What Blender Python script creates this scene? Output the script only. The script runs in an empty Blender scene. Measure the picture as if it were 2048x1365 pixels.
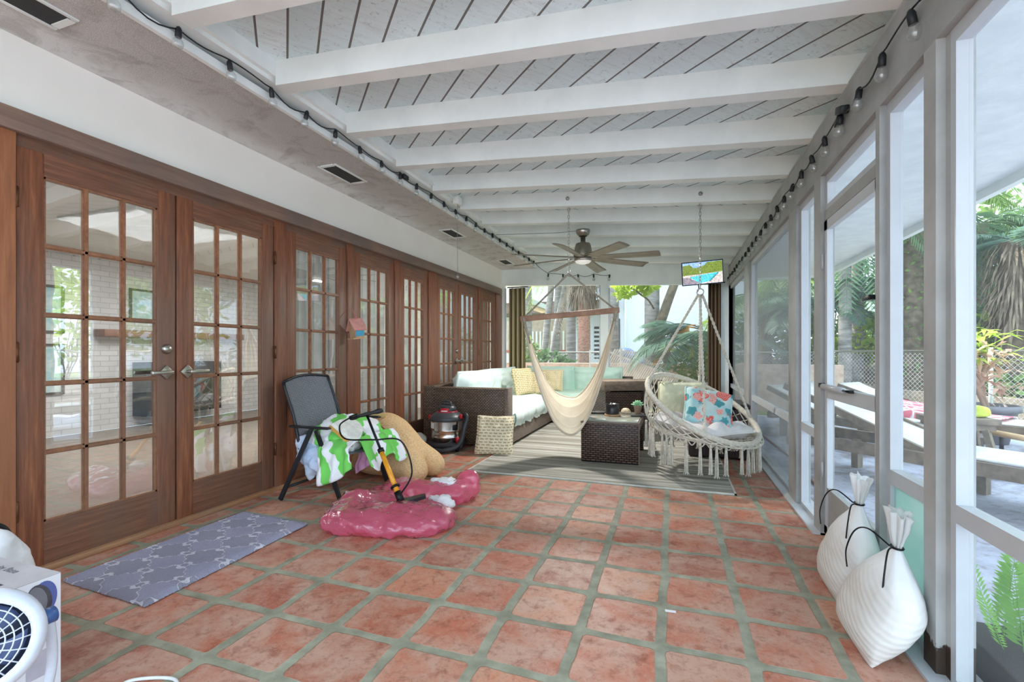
import bpy, bmesh, math, random
from math import sin, cos, pi, radians
from mathutils import Vector, Matrix, noise as mnoise
random.seed(7)
SC = bpy.context.scene
COL = SC.collection
# ---------------------------------------------------------------- camera, world, sun, exposure
H = 1.1; F = 930.0; TH = math.atan(321 / 930)
cam = bpy.data.objects.new('camera', bpy.data.cameras.new('camera')); COL.objects.link(cam)
cam.location = (0, 0, H); cam.rotation_euler = (pi / 2, 0, TH)
cam.data.sensor_width = 36; cam.data.lens = F / 2048 * 36; cam.data.shift_y = 22.5 / 2048
cam.data.clip_end = 300
SC.camera = cam
SC.view_settings.view_transform = 'Standard'; SC.view_settings.look = 'None'
SC.view_settings.gamma = 1; SC.view_settings.use_curve_mapping = False
SC.view_settings.exposure = 1.28
try:
    SC.cycles.max_bounces = 10; SC.cycles.diffuse_bounces = 8; SC.cycles.glossy_bounces = 4
    SC.cycles.transparent_max_bounces = 20; SC.cycles.sample_clamp_indirect = 6
except Exception: pass
W = bpy.data.worlds.new('world'); SC.world = W; W.use_nodes = True
bg = W.node_tree.nodes['Background']; bg.inputs[0].default_value = (0.66, 0.84, 1.0, 1); bg.inputs[1].default_value = 1.65
sun = bpy.data.objects.new('sun', bpy.data.lights.new('sun', 'SUN')); COL.objects.link(sun)
sun.data.energy = 5.0; sun.data.angle = radians(1.0); sun.data.color = (1, .95, .86)
sun.rotation_euler = Vector((.62, -.20, -.95)).to_track_quat('-Z', 'Y').to_euler()

# ---------------------------------------------------------------- pixel rays used to place things
cT, sT = cos(TH), sin(TH)
def ray(u, v):
    r = (u - 1024) / F
    return Vector((r * cT - sT, r * sT + cT, (705 - v) / F))
def onz(u, v, z=0.0):
    a = ray(u, v); t = (z - H) / a.z; return Vector((a.x * t, a.y * t, z))
def ony(u, v, y):
    a = ray(u, v); t = y / a.y; return Vector((a.x * t, y, H + a.z * t))
def onx(u, v, x):
    a = ray(u, v); t = x / a.x; return Vector((x, a.y * t, H + a.z * t))

# ---------------------------------------------------------------- materials
MATS = {}
def rgb(r, g, b):
    def f(c):
        c /= 255
        return c / 12.92 if c <= .04045 else ((c + .055) / 1.055) ** 2.4
    return (f(r), f(g), f(b), 1)
class NT:
    def __init__(s, name):
        s.m = bpy.data.materials.new(name); s.m.use_nodes = True; s.t = s.m.node_tree
        s.b = s.t.nodes['Principled BSDF']; s.out = s.t.nodes['Material Output']
    def n(s, kind, **kw):
        x = s.t.nodes.new(kind)
        for k, v in kw.items():
            if k[0] == 'i' and k[1:].isdigit(): x.inputs[int(k[1:])].default_value = v
            elif hasattr(x, k): setattr(x, k, v)
            else: x.inputs[k].default_value = v
        return x
    def l(s, a, b): s.t.links.new(a, b)
    def coord(s, scale=(1, 1, 1), rot=(0, 0, 0), src='Object'):
        tc = s.n('ShaderNodeTexCoord'); mp = s.n('ShaderNodeMapping')
        mp.inputs['Scale'].default_value = scale; mp.inputs['Rotation'].default_value = rot
        s.l(tc.outputs[src], mp.inputs[0]); return mp.outputs[0]
    def noise(s, vec, scale=5, detail=4, rough=.6, dist=0):
        x = s.n('ShaderNodeTexNoise'); x.inputs['Scale'].default_value = scale
        x.inputs['Detail'].default_value = detail; x.inputs['Roughness'].default_value = rough
        x.inputs['Distortion'].default_value = dist
        if vec: s.l(vec, x.inputs['Vector'])
        return x.outputs['Fac']
    def ramp(s, fac, stops):
        x = s.n('ShaderNodeValToRGB'); cr = x.color_ramp
        while len(cr.elements) < len(stops): cr.elements.new(.5)
        for e, (p, c) in zip(cr.elements, stops): e.position = p; e.color = c
        s.l(fac, x.inputs[0]); return x.outputs[0]
    def mix(s, fac, a, b, mode='MIX'):
        x = s.n('ShaderNodeMix', data_type='RGBA', blend_type=mode)
        for inp, v in ((x.inputs[0], fac), (x.inputs[6], a), (x.inputs[7], b)):
            if isinstance(v, (float, int)): inp.default_value = v
            elif isinstance(v, tuple): inp.default_value = v
            else: s.l(v, inp)
        return x.outputs[2]
    def math(s, op, a, b=0.0, c=None):
        x = s.n('ShaderNodeMath', operation=op)
        for inp, v in zip(x.inputs, (a, b, c)):
            if v is None: continue
            if isinstance(v, (float, int)): inp.default_value = v
            else: s.l(v, inp)
        return x.outputs[0]
    def sep(s, vec):
        x = s.n('ShaderNodeSeparateXYZ'); s.l(vec, x.inputs[0]); return x.outputs
    def bump(s, h, strength=.3, dist=.01):
        x = s.n('ShaderNodeBump'); x.inputs['Strength'].default_value = strength; x.inputs['Distance'].default_value = dist
        s.l(h, x.inputs['Height']); s.l(x.outputs[0], s.b.inputs['Normal']); return x
    def set(s, **kw):
        for k, v in kw.items():
            k = k.replace('_', ' ')
            if isinstance(v, (float, int, tuple)): s.b.inputs[k].default_value = v
            else: s.l(v, s.b.inputs[k])
        return s.m
def mat(name, c, rough=.6, metal=0.0, var=.12, nscale=8, bump=0.0, bscale=60, stretch=(1, 1, 1), trans=0.0, c2=None, spec=.5, lo=.35, hi=.65):
    """plain procedural material with a little colour variation and surface noise"""
    if name in MATS: return MATS[name]
    k = NT(name); col = rgb(*c)
    d = rgb(*c2) if c2 else tuple(x * (1 - var) ** 2 for x in col[:3]) + (1,)
    v = k.coord(stretch)
    k.set(Base_Color=k.ramp(k.noise(v, nscale, 5), [(lo, d), (hi, col)]), Roughness=rough, Metallic=metal)
    k.b.inputs['Specular IOR Level'].default_value = spec
    if bump: k.bump(k.noise(k.coord(stretch), bscale, 3), bump, .004)
    if trans:
        tb = k.n('ShaderNodeBsdfTranslucent'); tb.inputs[0].default_value = col
        mx = k.n('ShaderNodeMixShader'); mx.inputs[0].default_value = trans
        k.l(k.b.outputs[0], mx.inputs[1]); k.l(tb.outputs[0], mx.inputs[2]); k.l(mx.outputs[0], k.out.inputs[0])
    MATS[name] = k.m
    return k.m
def glassmat(name, tint=(1, 1, 1, 1), refl=1.0, rough=0.0, ior=1.5, haze=0.0, hazec=(1, 1, 1, 1), wav=0.0, base=0.0):
    """thin pane: transparent, fresnel reflection, optional haze"""
    if name in MATS: return MATS[name]
    k = NT(name); k.t.nodes.remove(k.b)
    tr = k.n('ShaderNodeBsdfTransparent'); tr.inputs[0].default_value = tint
    gl = k.n('ShaderNodeBsdfGlossy'); gl.inputs['Roughness'].default_value = rough
    lw_ = k.n('ShaderNodeLayerWeight'); lw_.inputs[0].default_value = .5
    fr_ = k.math('MULTIPLY_ADD', k.math('POWER', lw_.outputs['Facing'], 5.0), .96, .04)
    fac = k.math('MULTIPLY_ADD', fr_, refl, base)
    fac = k.math('MINIMUM', fac, 1.0)
    if wav:
        bp = k.n('ShaderNodeBump'); bp.inputs['Strength'].default_value = wav; bp.inputs['Distance'].default_value = .02
        k.l(k.noise(k.coord(), 5, 1), bp.inputs['Height']); k.l(bp.outputs[0], gl.inputs['Normal'])
    mx = k.n('ShaderNodeMixShader'); k.l(fac, mx.inputs[0]); k.l(tr.outputs[0], mx.inputs[1]); k.l(gl.outputs[0], mx.inputs[2])
    last = mx.outputs[0]
    if haze:
        df = k.n('ShaderNodeBsdfDiffuse'); df.inputs[0].default_value = hazec
        tl = k.n('ShaderNodeBsdfTranslucent'); tl.inputs[0].default_value = hazec
        m0 = k.n('ShaderNodeMixShader'); m0.inputs[0].default_value = .5; k.l(df.outputs[0], m0.inputs[1]); k.l(tl.outputs[0], m0.inputs[2])
        m2 = k.n('ShaderNodeMixShader'); m2.inputs[0].default_value = haze
        k.l(last, m2.inputs[1]); k.l(m0.outputs[0], m2.inputs[2]); last = m2.outputs[0]
    k.l(last, k.out.inputs[0]); MATS[name] = k.m; return k.m

# ---------------------------------------------------------------- mesh builder
class MB:
    def __init__(s): s.v = []; s.f = []; s.sm = []; s.uv = None
    def add(s, vs, fs, smooth=False):
        o = len(s.v); s.v += [Vector(p) for p in vs]
        s.f += [tuple(i + o for i in f) for f in fs]; s.sm += [smooth] * len(fs); return s
    def box(s, x0, x1, y0, y1, z0, z1, M=None, bev=0.0):
        if x0 > x1: x0, x1 = x1, x0
        if y0 > y1: y0, y1 = y1, y0
        if z0 > z1: z0, z1 = z1, z0
        if bev <= 0:
            vs = [Vector((x, y, z)) for z in (z0, z1) for y in (y0, y1) for x in (x0, x1)]
            fs = [(0, 2, 3, 1), (4, 5, 7, 6), (0, 1, 5, 4), (2, 6, 7, 3), (0, 4, 6, 2), (1, 3, 7, 5)]
            if M is not None: vs = [M @ p for p in vs]
            return s.add(vs, fs)
        bm = bmesh.new(); bmesh.ops.create_cube(bm, size=1)
        for p in bm.verts: p.co = Vector(((x0 + x1) / 2 + p.co.x * (x1 - x0), (y0 + y1) / 2 + p.co.y * (y1 - y0), (z0 + z1) / 2 + p.co.z * (z1 - z0)))
        b = min(bev, .49 * min(x1 - x0, y1 - y0, z1 - z0))
        bmesh.ops.bevel(bm, geom=bm.edges[:], offset=b, segments=2 if bev < .02 else 4, affect='EDGES', profile=.5)
        return s.bm(bm, M, True)
    def bm(s, bm, M=None, smooth=False):
        bm.verts.ensure_lookup_table()
        for i, p in enumerate(bm.verts): p.index = i
        vs = [(M @ p.co if M is not None else p.co.copy()) for p in bm.verts]
        fs = [tuple(p.index for p in f.verts) for f in bm.faces]
        bm.free(); return s.add(vs, fs, smooth)
    def bar(s, a, b, w, h, up=(0, 0, 1), bev=0.0):
        """rectangular bar from a to b"""
        a = Vector(a); b = Vector(b); d = b - a; L = d.length; d.normalize()
        u = Vector(up); x = d.cross(u)
        if x.length < 1e-4: x = d.cross(Vector((1, 0, 0)))
        x.normalize(); z = x.cross(d)
        M = Matrix((x, d, z)).transposed().to_4x4(); M.translation = a
        return s.box(-w / 2, w / 2, 0, L, -h / 2, h / 2, M, bev)
    def tube(s, pts, r, seg=8, closed=False, caps=True, flat=1.0):
        pts = [Vector(p) for p in pts]; n = len(pts)
        rs = r if isinstance(r, (list, tuple)) else [r] * n
        vs = []; fs = []; prev = None
        for i, p in enumerate(pts):
            if closed: t = pts[(i + 1) % n] - pts[i - 1]
            else: t = pts[min(i + 1, n - 1)] - pts[max(i - 1, 0)]
            if t.length < 1e-9: t = Vector((0, 0, 1))
            t.normalize()
            if prev is None:
                a = Vector((0, 0, 1)) if abs(t.z) < .9 else Vector((1, 0, 0))
                x = t.cross(a).normalized()
            else:
                x = prev - t * prev.dot(t)
                x = x.normalized() if x.length > 1e-6 else t.cross(Vector((1, .3, .2))).normalized()
            prev = x; y = t.cross(x)
            for k in range(seg):
                an = 2 * pi * k / seg
                vs.append(p + x * cos(an) * rs[i] + y * sin(an) * rs[i] * flat)
        m = n if closed else n - 1
        for i in range(m):
            for k in range(seg):
                a0 = i * seg + k; a1 = i * seg + (k + 1) % seg; j = (i + 1) % n
                fs.append((a0, a1, j * seg + (k + 1) % seg, j * seg + k))
        if not closed and caps:
            fs.append(tuple(range(seg))[::-1]); fs.append(tuple(range((n - 1) * seg, n * seg)))
        return s.add(vs, fs, True)
    def lathe(s, prof, seg=24, c=(0, 0, 0), M=None, smooth=True, caps=True):
        vs = []; fs = []; n = len(prof); c = Vector(c)
        for r, z in prof:
            for k in range(seg):
                an = 2 * pi * k / seg; p = Vector((r * cos(an), r * sin(an), z))
                vs.append((M @ p if M is not None else p) + c)
        for i in range(n - 1):
            for k in range(seg):
                fs.append((i * seg + k, i * seg + (k + 1) % seg, (i + 1) * seg + (k + 1) % seg, (i + 1) * seg + k))
        if caps:
            fs.append(tuple(range(seg))[::-1]); fs.append(tuple(range((n - 1) * seg, n * seg)))
        return s.add(vs, fs, smooth)
    def ball(s, c, r, sub=2, M=None, disp=None):
        bm = bmesh.new(); bmesh.ops.create_icosphere(bm, subdivisions=sub, radius=1)
        R = Vector(r) if not isinstance(r, (int, float)) else Vector((r, r, r)); c = Vector(c)
        for p in bm.verts:
            q = Vector((p.co.x * R.x, p.co.y * R.y, p.co.z * R.z))
            if disp: q *= 1 + disp(p.co)
            p.co = (M @ q if M is not None else q) + c
        return s.bm(bm, None, True)
    def grid(s, fn, nu, nv, smooth=True, thick=0.0, closeu=False):
        """surface fn(u,v) in 0..1"""
        vs = [Vector(fn(i / (nu if closeu else nu - 1) if nu > 1 else 0, j / (nv - 1))) for j in range(nv) for i in range(nu)]
        fs = []
        for j in range(nv - 1):
            for i in range(nu if closeu else nu - 1):
                i2 = (i + 1) % nu
                fs.append((j * nu + i, j * nu + i2, (j + 1) * nu + i2, (j + 1) * nu + i))
        if not thick: return s.add(vs, fs, smooth)
        nor = [Vector() for _ in vs]
        for f in fs:
            nn = (vs[f[1]] - vs[f[0]]).cross(vs[f[2]] - vs[f[0]])
            for i in f: nor[i] += nn
        N = len(vs); bk = [p - (q.normalized() if q.length > 0 else Vector((0, 0, 1))) * thick for p, q in zip(vs, nor)]
        f2 = [tuple(N + i for i in f)[::-1] for f in fs]
        side = []
        def q(a, b): side.append((b, a, a + N, b + N))
        if not closeu:
            for j in range(nv - 1): q(j * nu, (j + 1) * nu); q((j + 1) * nu + nu - 1, j * nu + nu - 1)
        for i in range(nu if closeu else nu - 1): q((i + 1) % nu, i); q((nv - 1) * nu + i, (nv - 1) * nu + (i + 1) % nu)
        return s.add(vs + bk, fs + f2 + side, smooth)
    def poly(s, pts, ext):
        """prism: polygon pts extruded by vector ext"""
        pts = [Vector(p) for p in pts]; n = len(pts); e = Vector(ext)
        fs = [tuple(range(n))[::-1], tuple(range(n, 2 * n))] + [(i, (i + 1) % n, n + (i + 1) % n, n + i) for i in range(n)]
        return s.add(pts + [p + e for p in pts], fs)
    def xf(s, M):
        s.v = [M @ p for p in s.v]; return s
    def build(s, name, m, parent=None, mods=None, origin=None):
        me = bpy.data.meshes.new(name); o = bpy.data.objects.new(name, me)
        if parent is not None:
            org = wloc(parent)
        elif origin is not None: org = Vector(origin)
        else:
            lo = Vector((min(p.x for p in s.v), min(p.y for p in s.v), min(p.z for p in s.v)))
            hi = Vector((max(p.x for p in s.v), max(p.y for p in s.v), max(p.z for p in s.v)))
            org = Vector(((lo.x + hi.x) / 2, (lo.y + hi.y) / 2, lo.z))
        me.from_pydata([tuple(p - org) for p in s.v], [], s.f); me.update()
        me.polygons.foreach_set('use_smooth', s.sm)
        ms = m if isinstance(m, (list, tuple)) else [m]
        for q in ms: me.materials.append(q)
        bmx = bmesh.new(); bmx.from_mesh(me); bmesh.ops.recalc_face_normals(bmx, faces=bmx.faces); bmx.to_mesh(me); bmx.free()
        COL.objects.link(o)
        if parent is not None: o.parent = parent
        else: o.location = org
        return o
def wloc(o):
    p = Vector(o.location)
    while o.parent: o = o.parent; p += Vector(o.location)
    return p
def thing(name, label, cat, loc=(0, 0, 0), group=None):
    o = bpy.data.objects.new(name, None); COL.objects.link(o); o.location = loc; o.empty_display_size = .1
    o['label'] = label; o['category'] = cat
    if group: o['group'] = group
    return o
def tag(o, label, cat, group=None, kind=None):
    o['label'] = label; o['category'] = cat
    if group: o['group'] = group
    if kind: o['kind'] = kind
    return o
def struct(o, label=None):
    o['kind'] = 'structure'
    if label: o['label'] = label
    return o
def sthing(name, loc=(0, 0, 0), label=None):
    o = bpy.data.objects.new(name, None); COL.objects.link(o); o.location = loc; o['kind'] = 'structure'
    if label: o['label'] = label
    return o
def dup(root, loc=None, rotz=None, label=None, group=None, par=None):
    r = root.copy(); COL.objects.link(r); r.parent = par
    if loc is not None: r.location = loc
    if rotz is not None: r.rotation_euler = (0, 0, rotz)
    if label: r['label'] = label
    if group: r['group'] = group
    for ch in list(root.children): dup(ch, par=r)
    return r
def lerp(a, b, t): return a + (b - a) * t
def vnoise(p, s=1.0): return mnoise.noise(Vector(p) * s)
def spline(pts, n=8):
    """Catmull-Rom through pts"""
    P = [Vector(p) for p in pts]; out = []
    for i in range(len(P) - 1):
        p0 = P[max(i - 1, 0)]; p1 = P[i]; p2 = P[i + 1]; p3 = P[min(i + 2, len(P) - 1)]
        for k in range(n):
            t = k / n
            out.append(.5 * ((2 * p1) + (p2 - p0) * t + (2 * p0 - 5 * p1 + 4 * p2 - p3) * t * t + (3 * p1 - p0 - 3 * p2 + p3) * t ** 3))
    out.append(P[-1]); return out
# ================================================================ structure materials
def m_floor():
    k = NT('terracotta_tile'); v = k.coord(src='Object')
    tc = k.n('ShaderNodeTexCoord'); geo = k.n('ShaderNodeNewGeometry')
    sx, sy, sz = k.sep(geo.outputs['Position'])
    wob = k.n('ShaderNodeTexNoise'); wob.inputs['Scale'].default_value = 3.5; wob.inputs['Detail'].default_value = 3
    k.l(geo.outputs['Position'], wob.inputs['Vector'])
    ws = k.n('ShaderNodeSeparateColor'); k.l(wob.outputs['Color'], ws.inputs[0])
    x = k.math('ADD', sx, k.math('MULTIPLY', k.math('SUBTRACT', ws.outputs[0], .5), .035))
    y = k.math('ADD', sy, k.math('MULTIPLY', k.math('SUBTRACT', ws.outputs[1], .5), .035))
    PX, PY = .3100, .3005
    X = k.math('DIVIDE', k.math('ADD', x, 1.590 + PX * 20), PX); Y = k.math('DIVIDE', k.math('SUBTRACT', y, 1.822 - PY * 20), PY)
    fx = k.math('FRACT', X); fy = k.math('FRACT', Y)
    ix = k.math('FLOOR', X); iy = k.math('FLOOR', Y)
    def edge(f): return k.math('SUBTRACT', .5, k.math('ABSOLUTE', k.math('SUBTRACT', f, .5)))
    ex, ey = edge(fx), edge(fy)
    # rounded corner distance
    a = k.math('MAXIMUM', k.math('SUBTRACT', .13, ex), 0.0); b = k.math('MAXIMUM', k.math('SUBTRACT', .13, ey), 0.0)
    d = k.math('SQRT', k.math('ADD', k.math('MULTIPLY', a, a), k.math('MULTIPLY', b, b)))
    rag = k.noise(geo.outputs['Position'], 38, 3)
    d = k.math('ADD', d, k.math('MULTIPLY', k.math('SUBTRACT', rag, .5), .022))
    tile = k.n('ShaderNodeMapRange'); tile.inputs['From Min'].default_value = .058; tile.inputs['From Max'].default_value = .074
    tile.inputs['To Min'].default_value = 1; tile.inputs['To Max'].default_value = 0
    k.l(d, tile.inputs[0]); T = tile.outputs[0]
    cx = k.n('ShaderNodeCombineXYZ'); k.l(ix, cx.inputs[0]); k.l(iy, cx.inputs[1])
    wn = k.n('ShaderNodeTexWhiteNoise'); wn.noise_dimensions = '3D'; k.l(cx.outputs[0], wn.inputs['Vector'])
    base = k.ramp(wn.outputs['Value'], [(0, rgb(152, 84, 64)), (.35, rgb(190, 112, 86)), (.7, rgb(170, 96, 76)), (1, rgb(204, 136, 104))])
    # per tile shifted cloudiness
    add = k.n('ShaderNodeVectorMath', operation='ADD'); k.l(geo.outputs['Position'], add.inputs[0])
    sc = k.n('ShaderNodeVectorMath', operation='SCALE'); k.l(wn.outputs['Color'], sc.inputs[0]); sc.inputs['Scale'].default_value = 9
    k.l(sc.outputs[0], add.inputs[1])
    n1 = k.noise(add.outputs[0], 5, 6, .62, .6); n2 = k.noise(add.outputs[0], 16, 8, .7, .4); n3 = k.noise(add.outputs[0], 70, 4)
    c = k.mix(k.ramp(n1, [(.38, (0, 0, 0, 1)), (.62, (.8, .8, .8, 1))]), base, rgb(192, 156, 136))
    c = k.mix(k.ramp(n2, [(.51, (0, 0, 0, 1)), (.66, (.65, .65, .65, 1))]), c, rgb(136, 70, 52))
    n4 = k.noise(add.outputs[0], 30, 8, .75, .8); c = k.mix(k.ramp(n4, [(.50, (0, 0, 0, 1)), (.66, (.45, .45, .45, 1))]), c, rgb(196, 160, 138))
    c = k.mix(k.ramp(n3, [(.55, (0, 0, 0, 1)), (.75, (.4, .4, .4, 1))]), c, rgb(96, 56, 46))
    g = k.ramp(k.noise(geo.outputs['Position'], 9, 6), [(.3, rgb(124, 122, 104)), (.7, rgb(168, 166, 146))])
    c = k.mix(T, g, c)
    k.set(Base_Color=c)
    rr = k.n('ShaderNodeMapRange'); rr.inputs['To Min'].default_value = .75; rr.inputs['To Max'].default_value = .48; k.b.inputs['Specular IOR Level'].default_value = .35
    k.l(T, rr.inputs[0]); k.set(Roughness=k.math('ADD', rr.outputs[0], k.math('MULTIPLY', k.math('SUBTRACT', n2, .5), .5)))
    h = k.math('ADD', k.math('MULTIPLY', T, 1.0), k.math('MULTIPLY', n2, .25))
    k.bump(h, .5, .006)
    return k.m
M_FLOOR = m_floor()
def m_wood(name, reds, stretch, rough=.45):
    k = NT(name); v = k.coord(stretch); v1 = k.coord((1, 1, .35))
    g = k.noise(v, 9, 7, .65, .3); g2 = k.noise(v, 60, 3); w = k.noise(v1, 1.9, 4, .6)
    c = k.ramp(g, [(.3, rgb(*reds[0])), (.55, rgb(*reds[1])), (.78, rgb(*reds[2]))])
    c = k.mix(k.ramp(w, [(.42, (0, 0, 0, 1)), (.62, (.75, .75, .75, 1))]), c, rgb(*reds[3]))
    c = k.mix(k.math('MULTIPLY', g2, .22), c, rgb(70, 46, 38))
    k.set(Base_Color=c, Roughness=rough); k.bump(g2, .15, .003); return k.m
M_DOORV = m_wood('stained_wood_upright', ((104, 62, 42), (146, 88, 60), (186, 120, 80), (120, 96, 84)), (6, 6, .35))
M_DOORH = m_wood('stained_wood_cross', ((100, 64, 48), (134, 88, 66), (168, 114, 80), (112, 92, 80)), (6, .35, 6))
M_HEAD = m_wood('weathered_wood_header', ((122, 94, 80), (144, 116, 100), (166, 134, 114), (118, 102, 94)), (6, .3, 6))
M_ORANGE = m_wood('bright_redwood', ((150, 92, 62), (184, 118, 80), (210, 144, 100), (160, 108, 80)), (6, 6, .35))
M_MUNTIN = m_wood('muntin_wood', ((132, 84, 58), (164, 112, 80), (186, 138, 104), (128, 94, 74)), (6, 3, 3))
def m_planks(name, sgn):
    k = NT(name); geo = k.n('ShaderNodeNewGeometry'); sx, sy, sz = k.sep(geo.outputs['Position'])
    # board coordinate across the diagonal boards
    q = k.math('MULTIPLY', k.math('ADD', k.math('MULTIPLY', sx, sgn), sy), .70711)
    t = k.math('DIVIDE', k.math('ADD', q, 30 + .098), .1528); fr = k.math('FRACT', t); idn = k.math('FLOOR', t)
    gro = k.math('LESS_THAN', fr, .075)
    mp = k.n('ShaderNodeMapping'); mp.inputs['Rotation'].default_value = (0, 0, radians(45) * sgn); mp.inputs['Scale'].default_value = (1, 1, 1)
    k.l(geo.outputs['Position'], mp.inputs[0])
    mp2 = k.n('ShaderNodeMapping'); mp2.inputs['Scale'].default_value = ((14, 1.1, 1) if sgn > 0 else (14, 1.1, 1)); k.l(mp.outputs[0], mp2.inputs[0])
    wn = k.n('ShaderNodeTexWhiteNoise'); wn.noise_dimensions = '1D'; k.l(idn, wn.inputs['W'])
    c = k.ramp(wn.outputs['Value'], [(0, rgb(214, 232, 234)), (1, rgb(234, 247, 248))])
    st = k.noise(mp2.outputs[0], 3, 8, .72); c = k.mix(k.ramp(st, [(.5, (0, 0, 0, 1)), (.74, (.4, .4, .4, 1))]), c, rgb(176, 174, 170))
    sp = k.noise(geo.outputs['Position'], 22, 9, .8, 1.5); c = k.mix(k.ramp(sp, [(.56, (0, 0, 0, 1)), (.68, (.8, .8, .8, 1))]), c, rgb(118, 104, 92))
    big = k.noise(geo.outputs['Position'], 1.7, 3); c = k.mix(k.ramp(big, [(.4, (0, 0, 0, 1)), (.7, (.3, .3, .3, 1))]), c, rgb(196, 206, 212))
    c = k.mix(gro, c, rgb(112, 108, 106))
    k.set(Base_Color=c, Roughness=.7); k.bump(k.math('SUBTRACT', 1.0, gro), .8, .01); return k.m
M_PLA = m_planks('whitewashed_planks_a', 1); M_PLB = m_planks('whitewashed_planks_b', -1)
M_WHITE = mat('white_painted_wood', (242, 246, 243), .5, var=.04, nscale=3, bump=.15, bscale=25, c2=(230, 235, 232))
M_WALL = mat('white_stucco_wall', (250, 246, 238), .8, var=.02, nscale=2, bump=.1, bscale=90)
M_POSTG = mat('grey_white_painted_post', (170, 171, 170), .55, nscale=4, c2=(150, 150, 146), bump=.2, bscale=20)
def m_rot():
    k = NT('rotting_painted_post'); geo = k.n('ShaderNodeNewGeometry'); s = k.sep(geo.outputs['Position'])
    n = k.noise(geo.outputs['Position'], 14, 6, .7)
    z = k.math('SUBTRACT', k.math('MULTIPLY', s[2], 9.0), k.math('MULTIPLY', n, 2.0))
    f = k.ramp(z, [(0, (1, 1, 1, 1)), (.10, (0, 0, 0, 1))])
    c = k.ramp(k.noise(geo.outputs['Position'], 3, 4), [(.35, rgb(160, 160, 156)), (.65, rgb(184, 184, 182))])
    k.set(Base_Color=k.mix(f, c, rgb(58, 46, 36)), Roughness=.6); return k.m
M_ROT = m_rot()
M_ALU = mat('white_aluminium_frame', (194, 197, 200), .35, var=.03, nscale=6)
def m_soffit():
    k = NT('stained_stucco_soffit'); geo = k.n('ShaderNodeNewGeometry'); s = k.sep(geo.outputs['Position'])
    n = k.noise(geo.outputs['Position'], 1.6, 6, .6, .4); n2 = k.noise(geo.outputs['Position'], 160, 3, .7)
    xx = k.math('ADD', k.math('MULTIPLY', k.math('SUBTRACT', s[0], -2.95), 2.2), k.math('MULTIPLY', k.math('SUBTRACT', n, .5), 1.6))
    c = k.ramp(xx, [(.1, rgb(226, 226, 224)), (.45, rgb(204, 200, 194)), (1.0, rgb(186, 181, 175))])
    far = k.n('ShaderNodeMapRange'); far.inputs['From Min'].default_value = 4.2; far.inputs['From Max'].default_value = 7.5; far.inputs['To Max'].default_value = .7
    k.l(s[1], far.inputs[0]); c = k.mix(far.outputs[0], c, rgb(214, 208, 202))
    c = k.mix(k.ramp(n2, [(.45, (0, 0, 0, 1)), (.6, (.6, .6, .6, 1))]), c, rgb(232, 230, 226)); c = k.mix(k.ramp(k.noise(geo.outputs['Position'], 5, 6, .7, .8), [(.5, (0, 0, 0, 1)), (.65, (.45, .45, .45, 1))]), c, rgb(146, 136, 126))
    k.set(Base_Color=c, Roughness=.85); k.bump(n2, .8, .006); return k.m
M_SOFF = m_soffit()
M_GLASS = glassmat('door_glass', (.97, .985, .98, 1), .8, .01, 1.5, wav=.03, base=.20)
M_SCREEN = glassmat('insect_screen', (1, 1, 1, 1), 0, 0, 1.2, haze=.06, hazec=(.55, .55, .55, 1))
M_SCREEND = glassmat('dusty_insect_screen', (1, 1, 1, 1), 0, 0, 1.2, haze=.48, hazec=(.27, .27, .265, 1))
M_NICKEL = mat('brushed_nickel', (190, 184, 176), .28, 1.0, var=.08, nscale=40)
M_BLACKM = mat('black_metal', (34, 34, 36), .4, .6)
M_RUST = mat('rusty_hinge', (128, 84, 58), .5, .6, var=.3, nscale=30)
M_DARK = mat('dark_void', (28, 30, 30), .8)
M_CONC = mat('concrete_sill', (176, 164, 146), .8, nscale=12, c2=(150, 130, 108), bump=.3, bscale=50)

# ================================================================ room shell
XL = -2.99; XR = .842; YB = 8.1
def roofz(x): return 2.67 - .072 * (x + 2.2)     # underside of the rafters
o = MB().box(-3.02, .97, -3.5, YB + .12, -.12, 0).build('floor', M_FLOOR); struct(o, 'terracotta saltillo tile floor with grey grout')
# left wall over the doors
struct(MB().box(XL - .14, XL, -3.5, YB + .1, 2.262, 2.9).build('wall_left', M_WALL), 'white stucco wall above the french doors')
struct(MB().box(XL - .14, XL, -3.5, .30, 0, 2.262).build('wall_left', M_WALL))
# soffit and fascia
struct(MB().box(XL, -2.313, -.45, YB, 2.625, 2.66).build('ceiling_soffit', M_SOFF), 'mildew-stained stucco soffit strip beside the doors')
struct(MB().box(-2.327, -2.300, -.45, YB, 2.618, 2.664).build('trim_1', M_WHITE), 'white edge trim along the soffit')
struct(MB().box(-2.40, -2.236, -.45, YB, 2.700, 2.725).build('trim_2', M_WHITE))
struct(MB().box(-2.42, -2.206, -.45, YB, 2.725, 2.93).build('trim_3', M_WHITE), 'white fascia board behind the rafter ends')
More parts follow.
